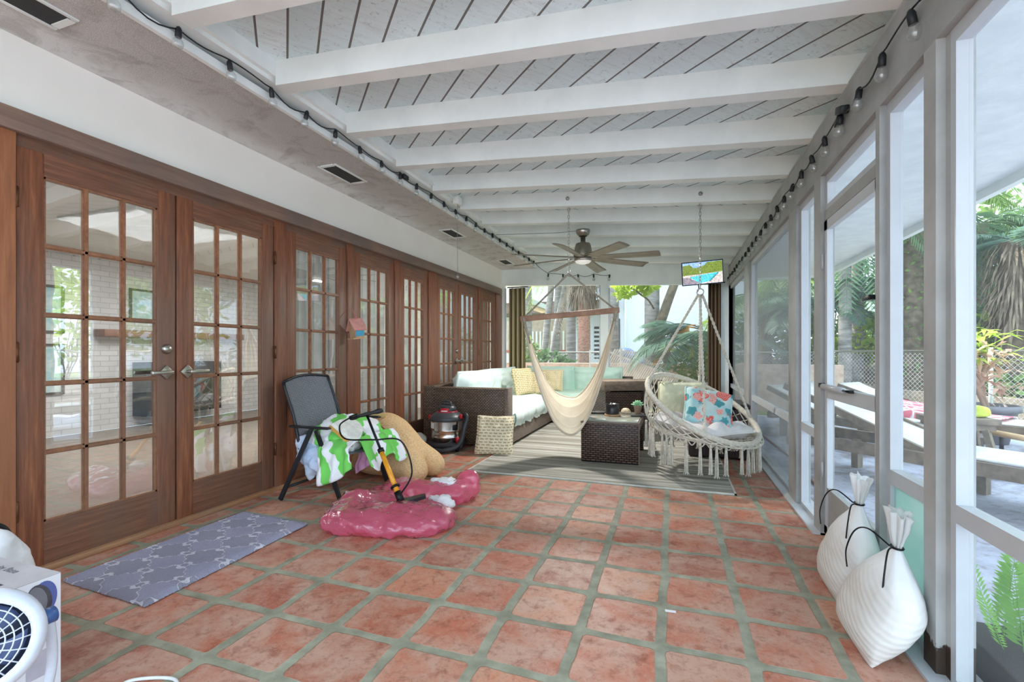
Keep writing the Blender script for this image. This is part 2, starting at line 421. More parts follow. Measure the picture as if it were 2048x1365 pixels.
# planks
YN = -.45
def plankpanel(y0, y1, m):
    x0, x1 = -2.45, 2.35
    t = .145; pts = [(x0, y0, roofz(x0) + t), (x1, y0, roofz(x1) + t), (x1, y0, roofz(x1) + t + .03), (x0, y0, roofz(x0) + t + .03)]
    return MB().poly(pts, (0, y1 - y0, 0)).build('ceiling', m)
struct(plankpanel(YN, 4.70, M_PLA), 'whitewashed diagonal plank ceiling')
struct(plankpanel(4.70, YB + 1.0, M_PLB), 'whitewashed diagonal plank ceiling, far bays')
struct(MB().poly([(-7.6, YN, 3.25), (2.5, YN, 2.56), (2.5, YN, 2.62), (-7.6, YN, 3.33)], (0, YB + 1.1, 0)).build('ceiling_roof_deck', M_CONC))
ys = [.28, .90, 1.53, 2.13, 2.76, 3.39, 4.02, 4.64, 5.26, 5.88, 6.50, 7.12, 7.72]
for y in [-.34] + ys:
    a = roofz(-2.206); b = roofz(.94)
    bm_ = MB().poly([(-2.206, y, a), (.94, y, b), (.94, y, b + .145), (-2.206, y, a + .145)], (0, .095, 0))
    struct(bm_.build('ceiling_rafter', M_WHITE))
# header beam on the screen side, blocking above it
zt = roofz(XR)
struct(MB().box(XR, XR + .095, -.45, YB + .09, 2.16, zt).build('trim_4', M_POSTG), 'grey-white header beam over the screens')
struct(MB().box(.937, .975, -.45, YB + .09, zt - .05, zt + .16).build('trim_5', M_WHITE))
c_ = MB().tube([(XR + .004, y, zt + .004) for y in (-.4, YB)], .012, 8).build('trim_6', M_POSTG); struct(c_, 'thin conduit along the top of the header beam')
# back header
def backz(x): return 2.335 - .04 * (x + 2.9)
hb = MB().poly([(-2.99, YB, backz(-2.99)), (.94, YB, backz(.94)), (.94, YB, roofz(.94) + .1), (-2.99, YB, roofz(-2.99) + .1)], (0, .1, 0))
struct(hb.build('wall_back', M_WHITE), 'white header across the far end of the porch')
# back posts and knee rails
def bx_at(u, y=YB): return ony(u, 700, y).x
posts = [(bx_at(994), bx_at(1008.5)), (bx_at(1201), bx_at(1216.5)), (bx_at(1441), .93)]
for i, (a, b) in enumerate(posts):
    struct(MB().box(a, b, YB, YB + .09, 0, backz(a)).build('trim_%d' % (10 + i), M_WHITE))
for i in range(2):
    x0 = posts[i][1]; x1 = posts[i + 1][0]; w = sthing('window_%d' % (21 + i), (x0, YB + .04, 0), 'screened opening at the far end of the porch')
    f = MB(); t = .025
    zt2 = min(backz(x0), backz(x1)) + .02
    f.box(x0, x0 + t, YB + .02, YB + .05, .0, zt2); f.box(x1 - t, x1, YB + .02, YB + .05, .0, zt2)
    f.box(x0, x1, YB + .02, YB + .05, .55, .61); f.box(x0, x1, YB + .02, YB + .05, .0, .05)
    f.build('window_frame', M_ALU, w)
    MB().box(x0 + t, x1 - t, YB + .034, YB + .036, .05, zt2 + .02).build('screen_mesh', glassmat('back_screen', (1, 1, 1, 1), 0, 0, 1.2, haze=.07, hazec=(.7, .7, .7, 1)), w)
# outside roof overhang on the screen side
struct(MB().box(.975, 2.36, -.45, 9.1, 2.40, 2.46).build('ceiling_overhang', mat('white_stucco_eave', (240, 243, 244), .8, nscale=6, c2=(226, 230, 232), bump=.5, bscale=60)), 'white stucco underside of the eave outside the screens')
struct(MB().box(2.34, 2.40, -.45, 9.14, 2.33, 2.60).box(.975, 2.40, 9.08, 9.14, 2.36, 2.60).build('trim_7', M_WHITE), 'white fascia at the outer edge of the eave')

# ================================================================ screen wall on the right
def yx(u, x=XR): return onx(u, 700, x).y
def framebar(mb, y0, y1, z0, z1, x0=.869, x1=.914): mb.box(x0, x1, y0, y1, z0, z1)
# main posts (u of the inner face), wood painted grey
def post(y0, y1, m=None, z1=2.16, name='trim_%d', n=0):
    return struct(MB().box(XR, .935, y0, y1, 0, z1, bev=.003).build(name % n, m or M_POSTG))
p1 = (1.95, 2.03)
mb = MB().box(XR, .935, 1.955, 2.035, 0, 2.16).box(XR + .027, .935, 1.925, 1.955, 0, 2.16)
struct(mb.build('trim_8', M_ROT), 'near grey post with rotten base on the screen wall')
posty = {}
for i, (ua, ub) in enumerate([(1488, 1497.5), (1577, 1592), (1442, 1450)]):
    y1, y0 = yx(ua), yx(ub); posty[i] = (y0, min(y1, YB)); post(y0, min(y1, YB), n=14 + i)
def panel(n, y0, y1, screen, rail=True, x0=.869, x1=.914, label=None, z0=.0, zt=2.16, t=.03, bl=None):
    w = sthing('window_%d' % n, (.89, (y0 + y1) / 2, 0), label)
    f = MB()
    f.box(x0, x1, y0, y0 + t, z0, zt); f.box(x0, x1, y1 - t, y1, z0, zt)
    f.box(x0, x1, y0 + t, y1 - t, zt - .05, zt); f.box(x0, x1, y0 + t, y1 - t, z0, z0 + .035)
    if rail: f.box(x0, x1, y0 + t, y1 - t, .545, .605)
    f.build('window_frame', M_ALU, w)
    g = MB()
    for z in (.3, .9, 1.3, 1.85):
        g.lathe([(.005, 0), (.005, .002), (.002, .004)], 8, M=Matrix.Rotation(pi / 2, 4, 'X'), c=((x0 + x1) / 2, y0, z))
    g.build('screw', M_NICKEL, w)
    MB().box(x1 - .012, x1 - .010, y0 + t, y1 - t, (.6 if bl else z0 + .035), zt - .05).build('screen_mesh', screen, w)
    return w
panel(1, -.9, 1.925, M_SCREEN, label='near screen panel at the right edge')
ya, yb2 = yx(1784, .89), 2.035
wD = panel(2, 2.035, yx(1759), M_SCREEN, label='screen panel between the near post and the screen door', bl=True)
# frosted lower pane in that panel
k = NT('frosted_acrylic'); k.b.inputs['Roughness'].default_value = .35
k.set(Base_Color=k.ramp(k.noise(k.coord((1, .8, 1.3)), 3.2, 1), [(.4, rgb(170, 204, 196)), (.6, rgb(226, 240, 236))]))
tb = k.n('ShaderNodeBsdfTranslucent'); tb.inputs[0].default_value = rgb(205, 228, 220); mx = k.n('ShaderNodeMixShader'); mx.inputs[0].default_value = .55
k.l(k.b.outputs[0], mx.inputs[1]); k.l(tb.outputs[0], mx.inputs[2]); k.l(mx.outputs[0], k.out.inputs[0]); M_FROST = k.m
pa = MB().box(.885, .893, 2.065, yx(1759) - .03, .035, .545).build('frosted_pane', M_FROST, wD); pa['label'] = 'pale green frosted lower pane'
# door jamb post (near) and screen door
yj0, yj1 = yx(1759), yx(1751)
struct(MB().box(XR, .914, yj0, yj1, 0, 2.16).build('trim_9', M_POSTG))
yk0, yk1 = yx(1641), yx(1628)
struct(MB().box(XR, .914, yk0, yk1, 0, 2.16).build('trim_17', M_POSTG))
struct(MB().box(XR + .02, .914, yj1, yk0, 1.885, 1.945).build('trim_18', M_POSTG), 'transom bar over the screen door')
panel(3, yj1, yk0, M_SCREEN, rail=False, z0=1.945, label='transom screen over the door')
sd = sthing('door_9', (.88, yj1, 0), 'white aluminium screen door'); a, b = yj1 + .004, yk0 - .004
f = MB(); x0, x1 = .860, .890
f.box(x0, x1, a, a + .055, .02, 1.88); f.box(x0, x1, b - .055, b, .02, 1.88); f.box(x0, x1, a, b, 1.825, 1.88); f.box(x0, x1, a, b, .02, .07)
f.build('door_frame', M_ALU, sd)
MB().box(x0, x1, a + .05, b - .05, .83, .90).build('mid_rail', M_ALU, sd)
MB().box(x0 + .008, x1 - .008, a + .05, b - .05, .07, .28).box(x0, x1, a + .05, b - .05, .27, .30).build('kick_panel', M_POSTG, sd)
MB().box(x1 - .012, x1 - .010, a + .05, b - .05, .3, 1.83).build('screen_mesh', M_SCREEN, sd)
cl = MB().tube([(.838, b - .06, .90), (.838, b - .40, .90)], .016, 12).build('door_closer', M_ALU, sd)
MB().tube([(.838, b - .40, .90), (.838, b - .48, .90)], .006, 8).box(.838, .858, b - .49, b - .465, .892, .908).box(.834, .862, b - .01, b + .02, .89, .915).build('closer_bracket', M_BLACKM, cl)
MB().box(.835, .86, a + .02, a + .06, 1.335, 1.355).box(.825, .837, a + .02, a + .10, 1.335, 1.357, bev=.003).build('latch', M_BLACKM, sd)
for z in (.35, 1.6): MB().tube([(.852, b + .002, z), (.852, b + .002, z + .09)], .007, 8).build('hinge', M_ALU, sd)
# panels beyond the door
panel(4, yk1, posty[1][0], M_SCREEN, label='narrow screen panel between the door and the second post')
panel(5, posty[1][1], posty[0][0], M_SCREEND, label='dusty screen panel behind the swing')
panel(6, posty[0][1], posty[2][0], M_SCREEND, label='dusty far screen panel at the corner')
struct(MB().box(.80, .97, -3.5, yj1, -.02, .012).box(.80, .97, yk0, YB, -.02, .012).build('trim_19', M_ALU), 'aluminium sill track along the screens')

# ================================================================ french doors on the left
M_CYL = M_NICKEL
def lever(yc, z, dirn, parent, nm='door_handle'):
    x = XL + .075
    h = MB()
    R = Matrix.Rotation(pi / 4, 4, 'X')
    h.box(-.006, .006, -.033, .033, -.033, .033, Matrix.Translation((x - .066, yc, z)) @ R, bev=.003)
    h.tube([(x - .06, yc, z), (x - .02, yc, z)], .011, 12)
    h.box(x - .032, x - .012, yc - .012 if dirn > 0 else yc + .012, yc + dirn * .115, z - .011, z + .011, bev=.004)
    return h.build(nm, M_CYL, parent)
def hinge(y, z, parent): MB().tube([(XL + .012, y, z), (XL + .012, y, z + .10)], .007, 8).box(XL + .001, XL + .008, y - .012, y + .012, z + .005, z + .095).build('hinge', M_RUST, parent)
def french(n, y0, y1, hside=None, hl=(), label=None, gl=None):
    d = sthing('door_%d' % n, (XL, y0, 0), label)
    z0, z1 = .03, 2.10; st = .105; g0, g1 = .245, 1.985; xi, xo = XL - .045, XL
    a, b = y0 + .004, y1 - .004
    MB().box(xi, xo, a, a + st, z0, z1, bev=.002).box(xi, xo, b - st, b, z0, z1, bev=.002).build('stile', M_DOORV, d)
    MB().box(xi, xo - .001, a + st, b - st, z0, g0).box(xi, xo - .001, a + st, b - st, g1, z1).build('rail', M_DOORH, d)
    m = MB(); w = (b - a - 2 * st)
    def prof(y0_, y1_, z0_, z1_):
        m.box(xi + .012, xo - .004, y0_, y1_, z0_, z1_)
    for i in (1, 2):
        yc = a + st + w * i / 3; prof(yc - .007, yc + .007, g0, g1); m.box(xi + .02, xo - .012, yc - .013, yc + .013, g0, g1)
    for j in range(1, 5):
        zc = g0 + (g1 - g0) * j / 5; prof(a + st, b - st, zc - .007, zc + .007); m.box(xi + .02, xo - .012, a + st, b - st, zc - .013, zc + .013)
    # glazing bead around the light
    for (p, q, r, s_) in ((a + st, a + st + .01, g0, g1), (b - st - .01, b - st, g0, g1), (a + st, b - st, g0, g0 + .01), (a + st, b - st, g1 - .01, g1)):
        m.box(xi + .012, xo - .006, p, q, r, s_)
    m.build('muntin_grille', M_MUNTIN, d)
    MB().box(XL - .026, XL - .023, a + st, b - st, g0, g1).build('glass_pane', gl or M_GLASS, d)
    if hside: lever(b - .06 if hside > 0 else a + .06, .975, -hside, d)
    for z in (.28, 1.05, 1.8):
        for hy in hl: hinge(hy, z, d)
    return d
doors = [(1, 1.335, 2.10, 1, (1.335,), 'nearest weathered french door with lever and deadbolt'), (2, 2.105, 2.87, -1, (2.875,), 'second french door, lever on its left edge'),
         (3, 2.99, 3.745, None, (), 'third french door, behind the patio chair'), (4, 3.845, 4.56, None, (), 'fourth french door, behind the burlap cushion'),
         (5, 4.66, 5.33, None, (), 'fifth french door, behind the vacuum'), (6, 5.55, 6.225, 1, (), 'sixth french door, above the sofa arm'),
         (7, 6.23, 6.96, -1, (6.985,), 'seventh french door beside the hanging hammock'), (8, 7.05, 7.76, None, (), 'farthest french door in the corner')]
for n, a, b, hs, hl, lb in doors:
    d = french(n, a, b, hs, hl, lb)
    if n in (1, 7):
        yy = b - .06 if n == 1 else a - .06
        M = Matrix.Rotation(pi / 2, 4, 'Y')
        MB().lathe([(.030, 0), (.031, .010), (.024, .022), (.022, .024), (.0, .025)], 20, M=M, c=(XL, yy, 1.12), caps=False).build('deadbolt', M_CYL, d)
# jambs between the leaves
for i, (a, b, m) in enumerate([(.30, 1.33, M_ORANGE), (2.88, 2.985, M_DOORV), (3.75, 3.84, M_DOORV), (4.565, 4.655, M_DOORV), (5.335, 5.545, M_DOORV), (6.965, 7.045, M_DOORV), (7.765, 8.06, M_DOORV)]):
    struct(MB().box(XL - .09, XL + .012 if i else XL + .02, a, b, 0, 2.155, bev=.002).build('trim_%d' % (30 + i), m))
struct(MB().box(XL - .12, XL + .045, .25, 7.98, 2.155, 2.262, bev=.004).build('trim_40', M_HEAD), 'long weathered wood header over the french doors')
struct(MB().box(XL - .10, XL - .004, .30, 7.9, 2.098, 2.158).build('trim_41', M_DOORH))
struct(MB().box(XL - .10, XL + .03, .30, 7.9, 0, .03, bev=.004).build('trim_42', m_wood('sill_wood', ((150, 104, 70), (176, 126, 88), (190, 146, 104), (150, 120, 96)), (6, .3, 6))), 'worn wood threshold under the french doors')
struct(MB().box(XL - .10, XL - .004, 7.98, YB, 0, 2.262).build('wall_left_return', M_WALL))

# ================================================================ room behind the glass
def m_brick():
    k = NT('white_painted_brick'); b = k.n('ShaderNodeTexBrick'); b.inputs['Color1'].default_value = rgb(222, 222, 222); b.inputs['Color2'].default_value = rgb(208, 208, 208)
    b.inputs['Mortar'].default_value = rgb(186, 186, 186); b.inputs['Scale'].default_value = 1; b.inputs['Mortar Size'].default_value = .006; b.inputs['Brick Width'].default_value = .22; b.inputs['Row Height'].default_value = .075
    sp_ = k.sep(k.n('ShaderNodeNewGeometry').outputs['Position']); cb_ = k.n('ShaderNodeCombineXYZ'); k.l(sp_[1], cb_.inputs[0]); k.l(sp_[2], cb_.inputs[1]); k.l(cb_.outputs[0], b.inputs[0]); k.set(Base_Color=b.outputs[0], Roughness=.8); return k.m
geo_in = struct(MB().box(-7.6, -3.02, -3.5, YB + .1, -.12, -.002).build('floor_indoors', mat('dull_indoor_floor', (150, 138, 126), .4)))
struct(MB().box(-7.7, -7.6, -3.5, YB + .1, 0, 2.6).build('wall_indoors', m_brick()), 'white painted brick wall indoors, seen through the near door')
struct(MB().box(-7.7, XL - .15, -3.6, -3.5, 0, 2.6).build('wall_indoors', M_WALL)); struct(MB().box(-7.7, XL - .1, YB, YB + .1, 0, 2.9).build('wall_indoors', M_WALL))
struct(MB().box(-7.7, XL - .14, -3.5, YB + .1, 2.5, 2.56).build('ceiling_indoors', M_WALL))
# ================================================================ fabrics and weaves
def m_wicker(name, hi, lo, bw=.03, rh=.014, thin=.25):
    if name in MATS: return MATS[name]
    k = NT(name); geo = k.n('ShaderNodeNewGeometry'); p = k.sep(geo.outputs['Position']); nrm = k.sep(geo.outputs['True Normal'])
    az = k.math('ABSOLUTE', nrm[2])
    u = k.math('ADD', p[0], k.math('MULTIPLY', p[1], k.math('SUBTRACT', 1.0, az)))
    v = k.math('ADD', p[2], k.math('MULTIPLY', p[1], az))
    c = k.n('ShaderNodeCombineXYZ'); k.l(u, c.inputs[0]); k.l(v, c.inputs[1])
    b = k.n('ShaderNodeTexBrick'); b.offset = .5
    for q, w in (('Color1', rgb(*hi)), ('Color2', tuple(.6 * x for x in rgb(*hi)[:3]) + (1,)), ('Mortar', rgb(*lo)), ('Scale', 1.0), ('Mortar Size', rh * thin), ('Mortar Smooth', .6), ('Brick Width', bw), ('Row Height', rh)):
        b.inputs[q].default_value = w
    k.l(c.outputs[0], b.inputs[0])
    k.set(Base_Color=b.outputs['Color'], Roughness=.42); k.bump(k.math('SUBTRACT', 1.0, b.outputs['Fac']), .9, .006)
    MATS[name] = k.m; return k.m
M_WICK = m_wicker('dark_brown_wicker', (164, 134, 110), (30, 20, 16), .034, .017, .32)
M_WICKD = m_wicker('espresso_wicker', (126, 96, 80), (18, 11, 9), .05, .021, .34)
M_WICKF = m_wicker('grey_brown_fine_wicker', (172, 152, 138), (90, 74, 66), .02, .008)
M_WICKP = m_wicker('grey_wicker', (150, 144, 150), (62, 58, 66), .028, .013)
M_MINT = mat('mint_cushion_fabric', (230, 242, 238), .8, var=.05, nscale=4, c2=(212, 230, 226), bump=.1, bscale=200)
M_MINTG = mat('sage_cushion_fabric', (196, 220, 208), .8, var=.05, nscale=4, c2=(176, 206, 192))
M_ROPE = mat('cream_rope', (226, 220, 206), .85, nscale=40, c2=(202, 194, 178), bump=.5, bscale=180)
M_ROPEG = mat('grey_hammock_rope', (176, 168, 150), .85, nscale=40, c2=(146, 138, 122), bump=.5, bscale=180)
def m_pattern(name, base, mark, scale):
    k = NT(name); v = k.coord((1, 1, 1)); w = k.n('ShaderNodeTexBrick'); w.offset = .37
    for q, z in (('Color1', rgb(*mark)), ('Color2', rgb(*mark)), ('Mortar', rgb(*base)), ('Scale', 1.0), ('Mortar Size', scale * .36), ('Mortar Smooth', .3), ('Brick Width', scale * 2), ('Row Height', scale)):
        w.inputs[q].default_value = z
    s = k.sep(v); c = k.n('ShaderNodeCombineXYZ'); k.l(k.math('ADD', s[0], s[1]), c.inputs[0]); k.l(k.math('ADD', s[2], k.math('MULTIPLY', k.math('SUBTRACT', k.noise(v, 20, 3), .5), .01)), c.inputs[1]); k.l(c.outputs[0], w.inputs[0])
    k.set(Base_Color=w.outputs['Color'], Roughness=.85); return k.m
M_PAT = m_pattern('dashed_cream_fabric', (228, 216, 188), (176, 154, 112), .030)
M_PATY = m_pattern('dashed_straw_fabric', (222, 208, 168), (168, 142, 92), .026)

def meta(els, res=.02, wr=None):
    """merge ellipsoid blobs (co, radii, rot) into one skin, returned as an MB"""
    md = bpy.data.metaballs.new('tmp_blob'); md.resolution = res; md.render_resolution = res; md.threshold = .6
    for e in els:
        el = md.elements.new(); el.type = 'ELLIPSOID'; el.co = e[0]; r = e[1]; m = max(r)
        el.radius = m * 1.72; el.size_x, el.size_y, el.size_z = [max(.05, q / m) for q in r]
        if len(e) > 2: el.rotation = e[2].to_quaternion()
    o = bpy.data.objects.new('tmp_blob', md); COL.objects.link(o); bpy.context.view_layer.update()
    dg = bpy.context.evaluated_depsgraph_get(); me = bpy.data.meshes.new_from_object(o.evaluated_get(dg))
    mb = MB(); vs = [v.co.copy() for v in me.vertices]; fs = [tuple(p.vertices) for p in me.polygons]
    if wr:
        ns = [v.normal.copy() for v in me.vertices]
        vs = [p + n * wr(p) for p, n in zip(vs, ns)]
    mb.add(vs, fs, True); bpy.data.objects.remove(o); bpy.data.metaballs.remove(md); bpy.data.meshes.remove(me); return mb
def cushion(mb, c, w, d, h, M=None, puff=1.0, n=14, seed=0, wr=.006):
    """plump cushion: w x d footprint, h thick, centre c"""
    def f(sgn):
        def g(u, v):
            a, b = 2 * u - 1, 2 * v - 1
            e = max(0, 1 - abs(a) ** 6) ** .4 * max(0, 1 - abs(b) ** 6) ** .4
            z = sgn * h / 2 * (.12 + .88 * e) if e > 0 else 0
            k = 1 - .05 * (1 - abs(b)) * abs(a) ** 3 ; k2 = 1 - .05 * (1 - abs(a)) * abs(b) ** 3
            q = Vector((a * w / 2 * k, b * d / 2 * k2, z + sgn * e * wr * 2 * vnoise((a * 3 + seed, b * 3, sgn), 1.3)))
            if M is not None: q = M @ q
            return q + Vector(c)
        return g
    mb.grid(f(1), n, n); mb.grid(f(-1), n, n); 
    # close the seam
    k = []
    for i in range(n): k.append((2 * i / (n - 1) - 1, -1))
    for i in range(1, n): k.append((1, 2 * i / (n - 1) - 1))
    for i in range(1, n): k.append((1 - 2 * i / (n - 1), 1))
    for i in range(1, n - 1): k.append((-1, 1 - 2 * i / (n - 1)))
    pts = []
    for a, b in k:
        q = Vector((a * w / 2 * (1 - .05 * (1 - abs(b)) * abs(a) ** 3), b * d / 2 * (1 - .05 * (1 - abs(a)) * abs(b) ** 3), 0)); pts.append((M @ q if M is not None else q) + Vector(c))
    mb.tube(pts, h * .075, 6, closed=True)
    return mb
def rotm(x=0, y=0, z=0): return (Matrix.Rotation(radians(z), 4, 'Z') @ Matrix.Rotation(radians(y), 4, 'Y') @ Matrix.Rotation(radians(x), 4, 'X'))

# ---------------------------------------------------------------- rug and door mat
def m_rug():
    k = NT('striped_grey_rug_weave'); geo = k.n('ShaderNodeNewGeometry'); s = k.sep(geo.outputs['Position'])
    c = k.n('ShaderNodeCombineXYZ'); k.l(k.math('MULTIPLY', s[0], .25), c.inputs[0]); k.l(k.math('MULTIPLY', s[1], 9.0), c.inputs[1])
    n = k.noise(c.outputs[0], 1.6, 6, .7); st = k.ramp(n, [(.40, rgb(132, 128, 116)), (.5, rgb(160, 156, 144)), (.58, rgb(204, 202, 194)), (.66, rgb(158, 164, 158))])
    g = k.noise(geo.outputs['Position'], 220, 2); st = k.mix(k.math('MULTIPLY', g, .35), st, rgb(120, 118, 110))
    blot = k.ramp(k.noise(geo.outputs['Position'], 2.2, 4), [(.60, (0, 0, 0, 1)), (.72, (.35, .35, .35, 1))]); st = k.mix(blot, st, rgb(96, 82, 70))
    k.set(Base_Color=st, Roughness=.95); k.bump(g, .4, .003); return k.m
r = MB().box(-1.79, .455, 3.935, 7.05, .001, .009).build('area_rug', m_rug()); tag(r, 'large grey and cream striped flatweave rug under the wicker table and hanging chairs', 'rug')
edge_ = MB()
edge_.box(-1.80, .465, 3.928, 3.940, .001, .012).box(-1.80, -1.785, 3.928, 7.055, .001, .012).box(.45, .465, 3.928, 7.055, .001, .012).box(-1.80, .465, 7.045, 7.055, .001, .012)
e_ = edge_.build('binding', mat('rug_binding', (206, 204, 194), .9), r)
def m_trellis():
    k = NT('lavender_trellis_pile'); v = k.coord(); s = k.sep(v)
    n1 = k.noise(v, 12, 2); n2 = k.noise(v, 140, 4, .7)
    x = k.math('ADD', s[0], k.math('MULTIPLY', k.math('SUBTRACT', n1, .5), .03)); y = k.math('ADD', s[1], k.math('MULTIPLY', k.math('SUBTRACT', n1, .5), -.03))
    def cs(a, p, m=1.0): return k.math('MULTIPLY', k.math('COSINE', k.math('MULTIPLY', a, 2 * pi / p)), m)
    f = k.math('ADD', cs(x, .25), cs(y, .21)); f = k.math('ADD', f, k.math('MULTIPLY', k.math('MULTIPLY', cs(x, .083), cs(y, .07)), .55))
    d = k.math('ABSOLUTE', f); ln = k.ramp(d, [(.10, (1, 1, 1, 1)), (.2, (0, 0, 0, 1))])
    d2 = k.math('ABSOLUTE', k.math('ADD', f, .62)); 
    sg = k.ramp(f, [(-.6, rgb(176, 174, 190)), (.05, rgb(192, 190, 214))])
    c = k.mix(k.math('MULTIPLY', n2, .9), sg, rgb(150, 148, 172)); c = k.mix(ln, c, rgb(228, 226, 238))
    k.set(Base_Color=c, Roughness=1.0); k.bump(k.math('ADD', n2, k.math('MULTIPLY', ln, .6)), 1.0, .012); return k.m
A_ = [onz(124, 1165), onz(290, 1217), onz(617, 1050), onz(490, 1027)]
def matf(u, v):
    p = (A_[0] * (1 - u) + A_[1] * u) * (1 - v) + (A_[3] * (1 - u) + A_[2] * u) * v
    e = min(u, 1 - u, v, 1 - v); p.x += .006 * vnoise((u * 9, v * 30, 2)); p.y += .006 * vnoise((u * 20, v * 9, 5))
    p.z = .020 * min(1, e * 22) ** .5 + .004 + .003 * vnoise((u * 60, v * 100, 0)) + .004 * vnoise((u * 130, v * 200, 3)); return p
o = MB().grid(matf, 110, 170, thick=0).build('door_mat', m_trellis()); tag(o, 'shaggy lavender door mat with a pale trellis pattern before the first two doors', 'door mat')

# ---------------------------------------------------------------- sectional sofa
S = thing('sectional_sofa', 'dark brown wicker L-shaped sectional sofa with mint cushions along the far corner', 'sofa', (-2.2, 6.3, 0))
mb = MB().box(-2.70, -1.76, 4.95, 5.09, 0.03, .685, bev=.012)
mb.build('arm', M_WICK, S)
MB().box(-2.72, -1.79, 5.09, 6.95, .05, .27).box(-2.72, -.70, 6.95, 7.92, .05, .27).build('base', M_WICKF, S)
MB().box(-1.80, -1.752, 4.945, 5.10, .03, .69, bev=.006).box(-1.80, -1.758, 5.09, 6.95, .045, .285, bev=.004).build('front_trim', M_WICKF, S)
MB().box(-2.85, -2.70, 4.97, 7.98, .05, .70, bev=.01).box(-2.85, -.62, 7.83, 7.98, .05, .70, bev=.01).build('back_frame', M_WICK, S)
MB().box(-.80, -.70, 7.0, 7.83, .05, .66, bev=.01).build('arm', M_WICK, S)
for x, y in ((-1.85, 5.02), (-2.6, 5.02), (-1.85, 6.9), (-.78, 7.05), (-.78, 7.8), (-2.6, 7.8)): MB().box(x - .03, x + .03, y - .03, y + .03, .009 if x > -1.9 and x > -1.79 else .0, .06).build('foot', M_BLACKM, S)
def seatc(x0, x1, y0, y1, droop, m, seed):
    def f(u, v):
        x = lerp(x0, x1, u); y = lerp(y0, y1, v)
        e = min(1, min(u, 1 - u, v, 1 - v) * 7) ** .5
        z = .27 + .02 + .19 * e + .018 * vnoise((x * 4, y * 4, seed)) + .01 * vnoise((x * 11, y * 11, seed))
        return Vector((x, y, z))
    mb = MB().grid(f, 30, 40)
    mb.box(x0 + .01, x1 - .01, y0 + .01, y1 - .01, .265, .33)
    if droop == 'x':
        def g(u, v):
            y = lerp(y0, y1, u); zz = lerp(.43, .245 - .035 * abs(sin(y * 9)) - .02 * vnoise((y * 6, 0, seed)), v)
            return Vector((x1 - .01 + .035 * sin(pi * min(1, v * 1.1)) + .010 * sin(y * 46 + 3 * vnoise((y * 5, 0, 1))) * v, y, zz))
        mb.grid(g, 90, 8)
    if droop == 'y':
        def g(u, v):
            x = lerp(x0, x1, u); return Vector((x, y0 + .01 - .03 * sin(pi * v) + .008 * sin(x * 50) * v, lerp(.43, .25 - .02 * vnoise((x * 6, 0, 3)), v)))
        mb.grid(g, 90, 8)
    return mb.build('seat_cushion', m, S)
seatc(-2.66, -1.73, 5.10, 6.92, 'x', M_MINT, 1)
seatc(-2.66, -.72, 6.93, 7.80, 'y', M_MINTG, 2)
def backc(c, w, h, t, rz, m, seed, tilt=-14):
    M = rotm(0, 0, rz) @ rotm(90 + tilt, 0, 0)
    mb = MB(); cushion(mb, c, w, h, t, M, seed=seed, wr=.02); return mb.build('back_cushion', m, S)
backc((-2.50, 5.70, .635), 1.15, .44, .22, 90, M_MINT, 1, 10)
backc((-2.50, 6.78, .635), .98, .44, .20, 90, M_MINT, 3, 10)
backc((-1.95, 7.66, .63), .80, .46, .2, 0, M_MINTG, 4, 10)
backc((-1.16, 7.66, .63), .80, .44, .2, 0, M_MINTG, 6, 10)
def pillow(name, c, w, h, t, rz, tilt, m, label, cat='pillow', group=None, seed=0, rx=0):
    M = rotm(0, 0, rz) @ rotm(90 - tilt, 0, 0) @ rotm(0, 0, rx)
    mb = MB(); cushion(mb, c, w, h, t, M, seed=seed, n=18, wr=.012)
    o = mb.build(name, m); tag(o, label, cat, group); return o
pillow('throw_pillow', ony(1047, 764, 6.55), .40, .40, .16, 68, 14, M_PATY, 'straw-coloured dashed pillow leaning at the left end of the sofa', 'pillow', 'throw pillows on the sofa', 1)
pillow('throw_pillow', ony(1075, 768, 7.0), .38, .38, .15, 58, 16, M_PATY, 'straw-coloured dashed pillow in the sofa corner, half behind the hammock', 'pillow', 'throw pillows on the sofa', 2)
pillow('throw_pillow', ony(1103, 762, 7.40), .36, .36, .13, 6, 14, m_pattern('speckled_straw_fabric', (226, 214, 178), (188, 160, 108), .017), 'small speckled straw pillow seen through the hammock opening', 'pillow', 'throw pillows on the sofa', 3)
pillow('throw_pillow', (-1.82, 4.70, .205), .40, .41, .13, 10, 22, M_PAT, 'square cream dashed pillow on the floor leaning against the sofa arm', 'pillow', None, 5)

# ---------------------------------------------------------------- wicker armchair end with plank top (right of sofa)
C_ = thing('wicker_armchair', 'grey-brown wicker armchair with flat plank-like arms between the sofa and the macrame swing', 'armchair', (-.18, 6.3, .009))
Mx = Matrix.Translation((-.30, 5.95, .009)) @ rotm(0, 0, 25)
# local: x to the right along the face, y back
def lb(mb, x0, x1, y0, y1, z0, z1, bev=0): return mb.box(x0, x1, y0, y1, z0, z1, Mx, bev)
lb(MB(), -.03, .03, 0, .72, .04, .64).build('arm_panel', M_WICKP, C_)
lb(MB(), -.46, -.03, .04, .10, .04, .60).build('front_panel', M_WICKD, C_)  # darker weave on front and left arm paints their shade
lb(MB(), -.52, -.46, .0, .72, .04, .64).build('arm_panel', M_WICKD, C_)
lb(MB(), -.46, -.03, .62, .72, .04, .72).build('back_panel', M_WICKP, C_)
m_pl = mat('grey_brown_plank', (128, 112, 98), .6, nscale=5, c2=(102, 86, 72), stretch=(1, 6, 6), bump=.2)
lb(lb(MB(), -.54, .05, -.02, .20, .62, .74, .006), -.50, .05, .2, .74, .68, .725, .004).build('arm_top', m_pl, C_)
lb(MB(), .10, .42, .45, .72, .66, .72, .004).build('side_shelf', m_pl, C_)
